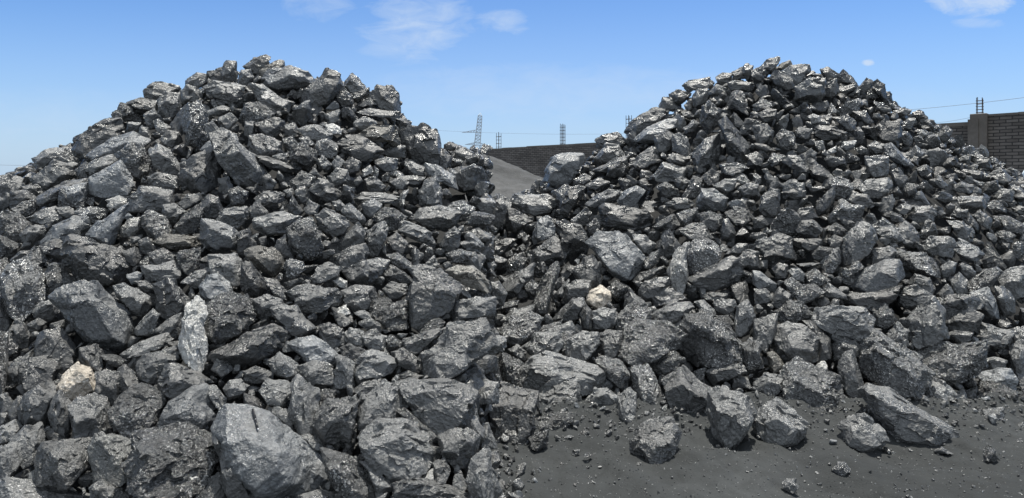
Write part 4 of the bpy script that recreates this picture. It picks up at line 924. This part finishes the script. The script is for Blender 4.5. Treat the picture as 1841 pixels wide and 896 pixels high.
for r in (34, 28, 23, 19, 15, 12, 9.5, 8):
    for k in range({34: 500, 28: 900, 23: 1500, 19: 2500, 15: 4000, 12: 6000}.get(r, 9000)):
        u = g.uniform(-10, 1850); v = g.uniform(100, 900)
        if v < np.interp(u, us, vs2) + r * .2 or v > np.interp(u, *FOOT): continue
        yr = hit(u, v)
        if yr is None or r * yr / F > .17: continue
        th = np.linspace(0, 2*np.pi, 13)[:-1]; px = np.clip((u + .8*r*np.cos(th)) / 2, 0, 920).astype(int); py = np.clip((v + .8*r*np.sin(th)) / 2, 0, 447).astype(int)
        cu, cv = min(max(int(u/2), 0), 920), min(max(int(v/2), 0), 447)
        if occ[cv, cu] or occ[py, px].sum() > 1: continue
        y0, y1, x0, x1 = max(int((v-r)/2), 0), int((v+r)/2)+2, max(int((u-r)/2), 0), int((u+r)/2)+2
        gy, gx = np.mgrid[y0:min(y1, 448), x0:min(x1, 921)]; occ[y0:min(y1, 448), x0:min(x1, 921)] |= (gx*2-u)**2 + (gy*2-v)**2 < (r*.9)**2
        small(world_pt(u, v, yr + .35 * r * yr / F), 1.3 * r * yr / F, 4 if r > 13 else 3); cnt += 1
print('gap lumps', cnt)
# the layer of lumps below, and those round the sides and over the backs of the heaps
cnt = 0
for X in np.arange(-7.6, 9.6, .15):
    for Y in np.arange(1.9, 9.6, .15):
        x, y = X + g.uniform(-.07, .07), Y + g.uniform(-.07, .07); z = float(surf(x, y))
        if z < .06: continue
        e = float(surf(x, y - .1)); inside = abs(x) < .86 * y and HY + (EYE - z) / y * F < 930
        if not inside and abs(x) > .95 * y + 1.3: continue
        r = g.uniform(.075, .125) if inside else g.uniform(.1, .16)
        small((x, y + .05, z - (.13 if inside and y < 5.6 else .05)), r, 3, 'd'); cnt += 1  # under layer all in the dark tone, so crevices read as shade
for X in np.arange(-6.5, 8.0, .13):               # a closed crest
    for Y0_, sg in ((YL, -1), (YR, 1)):
        if (sg < 0 and X > -.3) or (sg > 0 and X < -.2): continue
        for dy in (-.28, -.06, .2):
            z = float(surf(X, Y0_ + dy))
            if z > .3: small((X + g.uniform(-.04, .04), Y0_ + dy, z - .10), g.uniform(.10, .14), 3); cnt += 1
for Y in np.arange(2.5, 6.9, .14):                # the steep right-hand end of the left heap
    top = float(surf(-.04*Y - .25, Y))
    for z in np.arange(.06, max(top, .07), .13):
        small((-.04*Y - .06 + .05 * math.sin(Y * 5.1) + g.uniform(-.03, .02), Y, z), g.uniform(.085, .125), 3); cnt += 1
print('under lumps', cnt)
V = np.vstack(sV); T = np.vstack(sT)
print('stuff tris', len(T))
me = np_mesh('small_ore_lumps', V, T, np.concatenate(sR), np.concatenate(sM))
tag(add('small_ore_lumps', me, [ORE[k] for k in KEYS]), 'countless smaller lumps of dark ore filling the gaps of both heaps', 'ore', kind='stuff')
# ---------------------------------------------------------------- ground and the fines inside the heaps
def dirt(name, lo, hi, bump=1.0, sc=1.0):
    m, t, b = new_mat(name); l = t.links; tc = N(t, 'ShaderNodeTexCoord')
    def nz(scale, det=6, rg=.6, dist=0):
        n = N(t, 'ShaderNodeTexNoise', i_Scale=scale * sc, i_Detail=det, i_Roughness=rg, i_Distortion=dist); l.new(tc.outputs['Object'], n.inputs[0]); return n.outputs[0]
    big = nz(1.1, 6, .6, .6); med = nz(9, 7, .65); fine = nz(120, 3, .6); sp = nz(75, 2, .5)
    base = mixc(t, ramp(t, big, [(.35, 0), (.65, 1)]), lo, hi)
    base = mixc(t, math_(t, 'MULTIPLY', ramp(t, med, [(.4, 0), (.7, 1)]), .45), base, tuple(c * .62 for c in lo))
    base = mixc(t, ramp(t, sp, [(.71, 0), (.75, .6)]), base, (.25, .26, .26))
    l.new(base, b.inputs['Base Color']); b.inputs['Roughness'].default_value = .85; b.inputs['Specular IOR Level'].default_value = .3
    h = math_(t, 'ADD', math_(t, 'MULTIPLY', med, 1.2), math_(t, 'MULTIPLY', fine, .35))
    bp = N(t, 'ShaderNodeBump', i_Strength=1, i_Distance=.012 * bump); l.new(h, bp.inputs['Height']); l.new(bp.outputs[0], b.inputs['Normal']); return m
GROUND = dirt('ore_dust_ground', (.021,.0235,.0245), (.040,.0435,.045)); SHADE_FINES = dirt('shade_dark_fines', (.012,.013,.014), (.022,.023,.024))  # ore fines kept near black, painting shade into gaps between lumps
def gz(X, Y):
    P = np.stack([X, Y, np.zeros_like(X)], 1)
    z = .055 * fbm(P * 1.4 + 5, 3) + .026 * ridged(P * 3.3 + 9, 2) + .016 * fbm(P * 7 + 3, 4, .6)
    z += .10 * np.clip(1 - np.abs(Y - np.interp(X, FRX, FRY)) / .5, 0, 1) ** 2 * (X > -.3)        # fines banked against the foot
    d = np.abs((Y - 2.95) + .55 * (X - 2.1)); z -= .02 * np.exp(-(d / .035) ** 2) * ((X > 1.6) & (X < 2.7))   # a scraped rut
    return z * np.clip((7 - np.hypot(X, Y - 3)) / 3, .0, 1) - .005
nx = 420; xs = np.linspace(-1.5, 6, nx); ysg = np.linspace(1.5, 6.5, 280); gx, gy = np.meshgrid(xs, ysg)
# one sheet: fine near the camera, coarse to the horizon
ax_x = np.concatenate([[-3000, -800, -200, -60, -20, -8, -4], xs, [8, 12, 20, 60, 200, 800, 3000]]); ax_y = np.concatenate([[-800, -100, -10, 0], ysg, [8, 12, 20, 40, 100, 400, 3000]])
gx, gy = np.meshgrid(ax_x, ax_y); gzv = gz(gx.ravel(), gy.ravel())
idx = np.arange(gx.size).reshape(gx.shape); Q = np.stack([idx[:-1, :-1], idx[:-1, 1:], idx[1:, 1:], idx[1:, :-1]], -1).reshape(-1, 4)
tag(add('ground', np_mesh('ground', np.stack([gx.ravel(), gy.ravel(), gzv], 1), Q, smooth=True), GROUND), kind='structure')
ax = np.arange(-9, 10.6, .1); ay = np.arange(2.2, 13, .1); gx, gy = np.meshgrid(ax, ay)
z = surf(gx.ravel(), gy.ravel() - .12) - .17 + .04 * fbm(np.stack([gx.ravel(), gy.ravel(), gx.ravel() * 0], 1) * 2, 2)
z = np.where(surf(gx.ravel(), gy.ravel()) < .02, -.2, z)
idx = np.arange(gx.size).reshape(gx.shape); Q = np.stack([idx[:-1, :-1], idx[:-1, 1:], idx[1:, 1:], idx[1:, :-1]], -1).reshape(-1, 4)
tag(add('terrain_fines', np_mesh('terrain_fines', np.stack([gx.ravel(), gy.ravel(), z], 1), Q), SHADE_FINES), kind='structure')
# crumbs on the ground, too many to count
sV, sT, sR, sM, nv = [], [], [], [], 0
for k in range(5200):
    y = g.uniform(2.8, 5.2); x = g.uniform(-.06 * y, .9 * y)
    if surf(x, y) > .12: continue
    r = min(.0022 + g.exponential(.0030), .024)
    if r > .012 and g.uniform() < .4: r *= .5
    z = float(gz(np.array([x]), np.array([y]))[0]); small((x, y, z + r * .3), r, 3, g.choice(['d', 'm', 'm', 's', 'p', 'w'], p=[.2,.25,.25,.15,.12,.03]))
for k in range(1400):                            # chips banked at the toe of the heaps and round the stones lying loose
    x = g.uniform(-.3, 4.6); y = float(np.interp(x, FRX, FRY)) - abs(g.normal()) * .22 + .06; r = .006 + g.exponential(.008)
    if x > .9 * y or x < -.04 * y - .02 or r > .045: continue
    z = float(gz(np.array([x]), np.array([y]))[0]); small((x, y, z + r * .35), r, 3)
for k in range(300):
    y = g.uniform(2.4, 4.1); x = -.04 * y + .02 + abs(g.normal()) * .10 + .05 * math.sin(y * 5.1); r = .008 + g.exponential(.014)
    if r > .06: continue
    z = float(gz(np.array([x]), np.array([y]))[0]); small((x, y, z + r * .4), r, 3)
me = np_mesh('gravel', np.vstack(sV), np.vstack(sT), np.concatenate(sR), np.concatenate(sM))
tag(add('gravel', me, [ORE[k] for k in KEYS]), 'fine crumbs and pebbles strewn over the dark ground', 'gravel', kind='stuff')
# ---------------------------------------------------------------- the black pen on its boulder
def plain(name, col, rough=.5, metal=0):
    m, t, b = new_mat(name); b.inputs['Base Color'].default_value = (*col, 1); b.inputs['Metallic'].default_value = metal
    tc = N(t, 'ShaderNodeTexCoord'); n = N(t, 'ShaderNodeTexNoise', i_Scale=14, i_Detail=4); t.links.new(tc.outputs['Object'], n.inputs[0])
    c = mixc(t, n.outputs[0], tuple(v * .75 for v in col), tuple(min(1, v * 1.2) for v in col)); t.links.new(c, b.inputs['Base Color'])
    t.links.new(math_(t, 'MULTIPLY_ADD', n.outputs[0], .2, rough - .1), b.inputs['Roughness']); return m
BLACK = plain('black_plastic', (.012, .012, .014), .3); STEEL = plain('steel', (.55, .55, .56), .3, 1); RUST = plain('rusty_steel', (.10, .085, .08), .7, .3)
bvh = BVHTree.FromPolygons([Vector(p) for p in pen_rock[0]], [tuple(int(q) for q in t) for t in pen_rock[1]])
def on_rock(u, v):
    for k in range(12):
        d = world_pt(u, v + 3 * k, 1) - Vector((0, 0, EYE)); h = bvh.ray_cast(Vector((0, 0, EYE)), d.normalized())
        if h[0]: print('pen', k, h[0]); return h[0], h[1]
a, na = on_rock(454, 738); b_, nb = on_rock(464, 777); nrm = ((na + nb) / 2).normalized(); off = nrm * .0075
a, b_ = a + off, b_ + off; ctr = (a + b_) / 2; dv = (b_ - a); ln_ = dv.length; dv.normalize()
# push clear of any bump between the two ends
lift = 0
for k in range(0, 21):
    q = a + dv * ln_ * k / 20; h = bvh.ray_cast(q + nrm * .2, -nrm)
    if h[0]: lift = max(lift, (h[0] - q).dot(nrm) + .0065)
a += nrm * lift; b_ += nrm * lift; ctr += nrm * lift
pen = tag(empty('pen', ctr), 'slim black pen lying on the great flat pale slab boulder as a size marker', 'pen')
def pp(name, segs, m, par=pen):
    bm = bmesh.new()
    for s0, s1, r0, r1 in segs: tube(bm, a + dv * ln_ * s0 - ctr, a + dv * ln_ * s1 - ctr, r0, 14, r1)
    me = bm_mesh(name, bm); me.polygons.foreach_set('use_smooth', [len(p.vertices) == 4 for p in me.polygons]); return add(name, me, m, par)
pp('barrel', [(.52, .90, .0050, .0047)], BLACK); pp('cap', [(0, .03, .0036, .0050), (.03, .50, .0054, .0056)], BLACK)
pp('band', [(.50, .52, .0058, .0058)], STEEL); pp('tip', [(.90, .985, .0046, .0018), (.985, 1.0, .0012, .0006)], STEEL)
bm = bmesh.new(); tube(bm, a + dv * ln_ * .04 + nrm * .0075 - ctr, a + dv * ln_ * .34 + nrm * .0068 - ctr, .0011, 6); add('clip', bm_mesh('clip', bm), BLACK, pen)
# ---------------------------------------------------------------- brick walls
m, t, b = new_mat('weathered_brick'); l = t.links; tc = N(t, 'ShaderNodeTexCoord')
sp_ = N(t, 'ShaderNodeSeparateXYZ'); l.new(tc.outputs['Object'], sp_.inputs[0]); cb_ = N(t, 'ShaderNodeCombineXYZ'); l.new(sp_.outputs[0], cb_.inputs[0]); l.new(sp_.outputs[2], cb_.inputs[1])
br = N(t, 'ShaderNodeTexBrick', i_Scale=1, offset=.5); br.inputs['Brick Width'].default_value = .235; br.inputs['Row Height'].default_value = .076; br.inputs['Mortar Size'].default_value = .011; br.inputs['Mortar Smooth'].default_value = .3; br.inputs['Bias'].default_value = -.1
br.inputs['Color1'].default_value = (.135, .118, .105, 1); br.inputs['Color2'].default_value = (.22, .196, .175, 1); br.inputs['Mortar'].default_value = (.048, .045, .043, 1)
nn = N(t, 'ShaderNodeTexNoise', i_Scale=1.3, i_Detail=8, i_Roughness=.65); l.new(tc.outputs['Object'], nn.inputs[0])
nd = N(t, 'ShaderNodeTexNoise', i_Scale=9, i_Detail=5); l.new(tc.outputs['Object'], nd.inputs[0]); dm = N(t, 'ShaderNodeVectorMath', operation='MULTIPLY_ADD'); l.new(nd.outputs['Color'], dm.inputs[0]); dm.inputs[1].default_value = (.03, .018, 0); l.new(cb_.outputs[0], dm.inputs[2]); l.new(dm.outputs[0], br.inputs['Vector'])
c = mixc(t, 1, br.outputs[0], ramp(t, nn.outputs[0], [(.3, .55), (.7, 1.1)]), 'MULTIPLY'); l.new(c, b.inputs['Base Color']); b.inputs['Roughness'].default_value = .9
bp = N(t, 'ShaderNodeBump', i_Strength=1, i_Distance=.02, invert=True); l.new(math_(t, 'ADD', br.outputs['Fac'], math_(t, 'MULTIPLY', nd.outputs[0], .3)), bp.inputs['Height']); l.new(bp.outputs[0], b.inputs['Normal'])
BRICK = m
CONC = dirt('rough_concrete', (.13, .115, .10), (.19, .17, .15), .8, .8)
P0, P1, P2 = Vector((-6.5, 33.6, 0)), Vector((11.05, 14.75, 0)), Vector((15.2, 9.6, 0))
def wall(name, A, B, H, label, thick=.24, hump=.02):
    d = (B - A); Lw = d.length; ang = math.atan2(d.y, d.x); root = empty(name, A); root.rotation_euler.z = ang
    tag(root, label, 'wall')
    bm = bmesh.new(); n = max(2, int(Lw / .8)); top = [H + random.Random(name + str(i)).uniform(-hump, hump) for i in range(n + 1)]
    rows = []
    for i in range(n + 1):
        x = Lw * i / n; rows.append([bm.verts.new((x, 0, -.1)), bm.verts.new((x, 0, top[i])), bm.verts.new((x, thick, top[i])), bm.verts.new((x, thick, -.1))])
    for i in range(n):
        p, q = rows[i], rows[i + 1]
        for j in range(4): bm.faces.new((p[j], q[j], q[(j+1) % 4], p[(j+1) % 4]))
    bm.faces.new(rows[0]); bm.faces.new(rows[-1][::-1])
    add('brickwork', bm_mesh('brickwork', bm), BRICK, root)
    bm = bmesh.new(); rr = random.Random(name + 'c'); x = 0          # the cement bed along the top
    while x < Lw - .05:
        w = min(rr.uniform(.5, 1.4), Lw - x); i = min(int(x / Lw * n), n - 1)
        box(bm, x, x + w - .004, -.012, thick + .012, min(top[i], top[i+1]) - .03, max(top[i], top[i+1]) + rr.uniform(.012, .035)); x += w
    add('coping', bm_mesh('coping', bm), CONC, root); return root, d.normalized(), ang
wl, dW, angW = wall('brick_wall', P0, P1, 2.90, 'long weathered brown-grey brick wall behind both heaps, its lower stretch')
wr, dW2, ang2 = wall('brick_wall', P1 + dW * .34, P2, 3.10, 'taller stretch of brick wall rising above the right heap at the right edge of the photo')
pl = tag(empty('wall_pillar', P1 + dW * .17), 'concrete pillar where the low brick wall steps up to the tall one', 'pillar'); pl.rotation_euler.z = angW
bm = bmesh.new(); box(bm, -.165, .165, -.10, .26, -.1, 3.13); bmesh.ops.bevel(bm, geom=bm.edges[:], offset=.012, segments=1, affect='EDGES'); add('shaft', bm_mesh('shaft', bm), CONC, pl)
bm = bmesh.new(); box(bm, -.20, .0, -.13, -.102, -.1, 3.0); add('board_marks', bm_mesh('board_marks', bm), CONC, pl)
def at_wall(u, off=.12):
    # the point on the wall's centre line seen in column u
    k = (u - CX) / F; tt = (k * P0.y - P0.x) / (dW.x - k * dW.y); return P0 + dW * tt + Vector((-dW.y, dW.x, 0)) * off
def rebar(base, h, w, n, ties, label, lean=0, rad=.011):
    root = tag(empty('rebar_column', base), label, 'rebar', 'rebar columns sticking out of the brick wall'); root.rotation_euler = (0, lean, angW)
    rr = random.Random(label); pts_ = [(-w/2, -w/2), (w/2, -w/2), (w/2, w/2), (-w/2, w/2)]
    if n == 6: pts_ += [(0, -w/2), (0, w/2)]
    for x, y in pts_:
        bm = bmesh.new(); tube(bm, (x, y, -.05), (x + rr.uniform(-.01, .01), y, h * rr.uniform(.92, 1.04)), rad, 6); add('bar', bm_mesh('bar', bm), RUST, root)
    for k in range(ties):
        z = h * (k + .5) / (ties + .6); bm = bmesh.new(); q = w/2 + .008
        for p_, r_ in (((-q, -q), (q, -q)), ((q, -q), (q, q)), ((q, q), (-q, q)), ((-q, q), (-q, -q))): tube(bm, (*p_, z), (*r_, z + rr.uniform(-.012, .012)), rad * .8, 5)
        add('tie', bm_mesh('tie', bm), RUST, root)
for u, h, w, n, tz, lab in ((1008, .88, .14, 6, 6, 'rebar column on the far brick wall between the gravel heap and the right heap'),
                            (1127, 1.0, .14, 4, 6, 'rebar column half hidden by the overhanging skyline slab of the right heap'),
                            (893, .72, .15, 4, 4, 'rebar column on the brick wall directly above the smooth gravel heap')):
    p = at_wall(u); rebar((p.x, p.y, 2.9), h, w, n, tz, lab, rad=.010)
pc = P1 + dW * .17 + Vector((-dW.y, dW.x, 0)) * .08
rebar((pc.x, pc.y, 3.13), .40, .11, 4, 5, 'rebar column standing on the concrete pillar at the upper right', rad=.008)
# ---------------------------------------------------------------- gravel heap between the two ore heaps
GRAV = dirt('fine_gravel', (.050, .052, .054), (.098, .100, .102), 3.0, .5)
gxs = np.linspace(-5, 4.2, 150); gys = np.linspace(10.2, 18, 120); gx, gy = np.meshgrid(gxs, gys); gx = gx.ravel(); gy = gy.ravel()
d = np.hypot((gx + 1.1) * .80, (gy - 14)); hz = 2.38 - .52 * np.sqrt(d * d + .12); P_ = np.stack([gx, gy, gx * 0], 1)
hz = np.maximum(hz + .06 * fbm(P_ * 1.2, 3) + .03 * fbm(P_ * 5, 3), -.05 )
idx = np.arange(gx.size).reshape(120, 150); Q = np.stack([idx[:-1, :-1], idx[:-1, 1:], idx[1:, 1:], idx[1:, :-1]], -1).reshape(-1, 4)
tag(add('gravel_heap', np_mesh('gravel_heap', np.stack([gx, gy, hz], 1), Q, smooth=True), GRAV), 'smooth cone of fine grey gravel between the two rock heaps', 'gravel heap')
# ---------------------------------------------------------------- lattice tower and cables
TOW = plain('haze_paled_steel', (.52, .58, .64), .6, .2)  # steel paled and blued to paint in the haze of distance
D_ = 120.0; px = D_ / F; tb = world_pt(851, 262, D_); tw = tag(empty('transmission_tower', (tb.x, tb.y, 0)), 'distant lattice power pylon rising over the wall at the seam of the photo', 'pylon'); tw.rotation_euler.y = R(5.5)
H0, H1 = tb.z, EYE + (HY - 203) * px
def hw(z): return 5.2 * px + (3.4 - 5.2) * px * max(0, min(1, (z - H0) / (H1 - 5 * px - H0))) if z > H0 else 5.2 * px + (H0 - z) * .10
bm = bmesh.new(); zs = [0, 3.2, H0] + [H0 + (H1 - 5*px - H0) * k / 9 for k in range(1, 10)]
rr_ = .05
for a0, b0 in zip(zs[:-1], zs[1:]):
    wa, wb = hw(a0), hw(b0); ca_ = [(-wa, -wa), (wa, -wa), (wa, wa), (-wa, wa)]; cb2 = [(-wb, -wb), (wb, -wb), (wb, wb), (-wb, wb)]
    for k in range(4):
        tube(bm, (*ca_[k], a0), (*cb2[k], b0), rr_ * 1.5, 4); tube(bm, (*ca_[k], a0), (*cb2[(k+1) % 4], b0), rr_ * .8, 4); tube(bm, (*ca_[(k+1) % 4], a0), (*cb2[k], b0), rr_ * .8, 4); tube(bm, (*cb2[k], b0), (*cb2[(k+1) % 4], b0), rr_, 4)
zt = H1 - 5*px; wt = hw(zt)
for sx_, sy_ in ((-1,-1),(1,-1),(1,1),(-1,1)): tube(bm, (sx_*wt, sy_*wt, zt), (0, 0, H1), rr_ * 1.2, 4)
add('mast', bm_mesh('mast', bm), TOW, tw)
def arm(z, x1, zt_, w0):
    bm = bmesh.new(); s = 1 if x1 > 0 else -1; x0 = s * hw(z)
    for yy_ in (-w0, w0):
        tube(bm, (x0, yy_, z), (x1, 0, zt_), rr_, 4); tube(bm, (x0, yy_, z + 4*px), (x1, 0, zt_), rr_, 4)
        for k in range(1, 5):
            f_ = k / 5; xa = x0 + (x1 - x0) * f_; tube(bm, (xa, yy_*(1-f_), z + (zt_-z)*f_), (xa - (x1-x0)*.1, yy_*(1-f_+.1), z + 4*px*(1-f_+.1) + (zt_-z)*(f_-.1)), rr_*.8, 4)
    add('crossarm', bm_mesh('crossarm', bm), TOW, tw)
arm(H0 + 24*px, -30*px, H0 + 21*px, .4); arm(H0 + 1*px, -22*px, H0 + 0*px, .5); arm(H0 + 1*px, 24*px, H0 + 1.2*px, .5)
CAB = plain('cable_grey', (.22, .23, .25), .6)
def cable(u0, v0, y0_, u1, v1, y1_, sag, label, r=.009):
    A, B = world_pt(u0, v0, y0_), world_pt(u1, v1, y1_); bm = bmesh.new(); q = None
    for k in range(25):
        s = k / 24; p = A.lerp(B, s) - Vector((0, 0, sag * 4 * s * (1 - s))) - A
        if q is not None: tube(bm, q, p, r, 5)
        q = p
    o = add('overhead_cable', bm_mesh('overhead_cable', bm), CAB, loc=A); tag(o, label, 'cable', 'thin overhead cables behind the wall')
cable(1560, 203, 34, 2050, 146, 24, .15, 'thin upper cable running up to the right above the tall brick wall')
cable(1660, 222, 26, 1762, 208, 15, .05, 'short lower cable meeting the rebar on the pillar', .004)
cable(700, 229, 44, 1400, 228, 40, .5, 'thin level cable crossing the sky above the far rebar column', .006)
cable(-200, 289, 44, 260, 296, 44, .2, 'faint cable low in the sky at the left edge of the photo')
# pale sack by the wall at the far right edge
SACK = plain('white_woven_sack', (.62, .70, .74), .7)
c0 = world_pt(1846, 306, 10.6); bm = bmesh.new(); bmesh.ops.create_icosphere(bm, subdivisions=4, radius=1)
for v in bm.verts:
    p = v.co.copy(); k = .55; v.co = Vector([math.copysign(abs(q) ** k, q) for q in p]); n_ = mn.noise(p * 3) * .08; v.co = Vector((v.co.x * .085, v.co.y * .085, v.co.z * (c0.z / 2) * .999)) * (1 + n_ * (1 if p.z > -.5 else .3)); 
me = bm_mesh('white_sack', bm); me.polygons.foreach_set('use_smooth', [True] * len(me.polygons))
tag(add('white_sack', me, SACK, loc=(c0.x, c0.y, c0.z / 2 + .0)), 'pale bluish-white upright sack just showing at the right edge behind the right heap', 'sack')
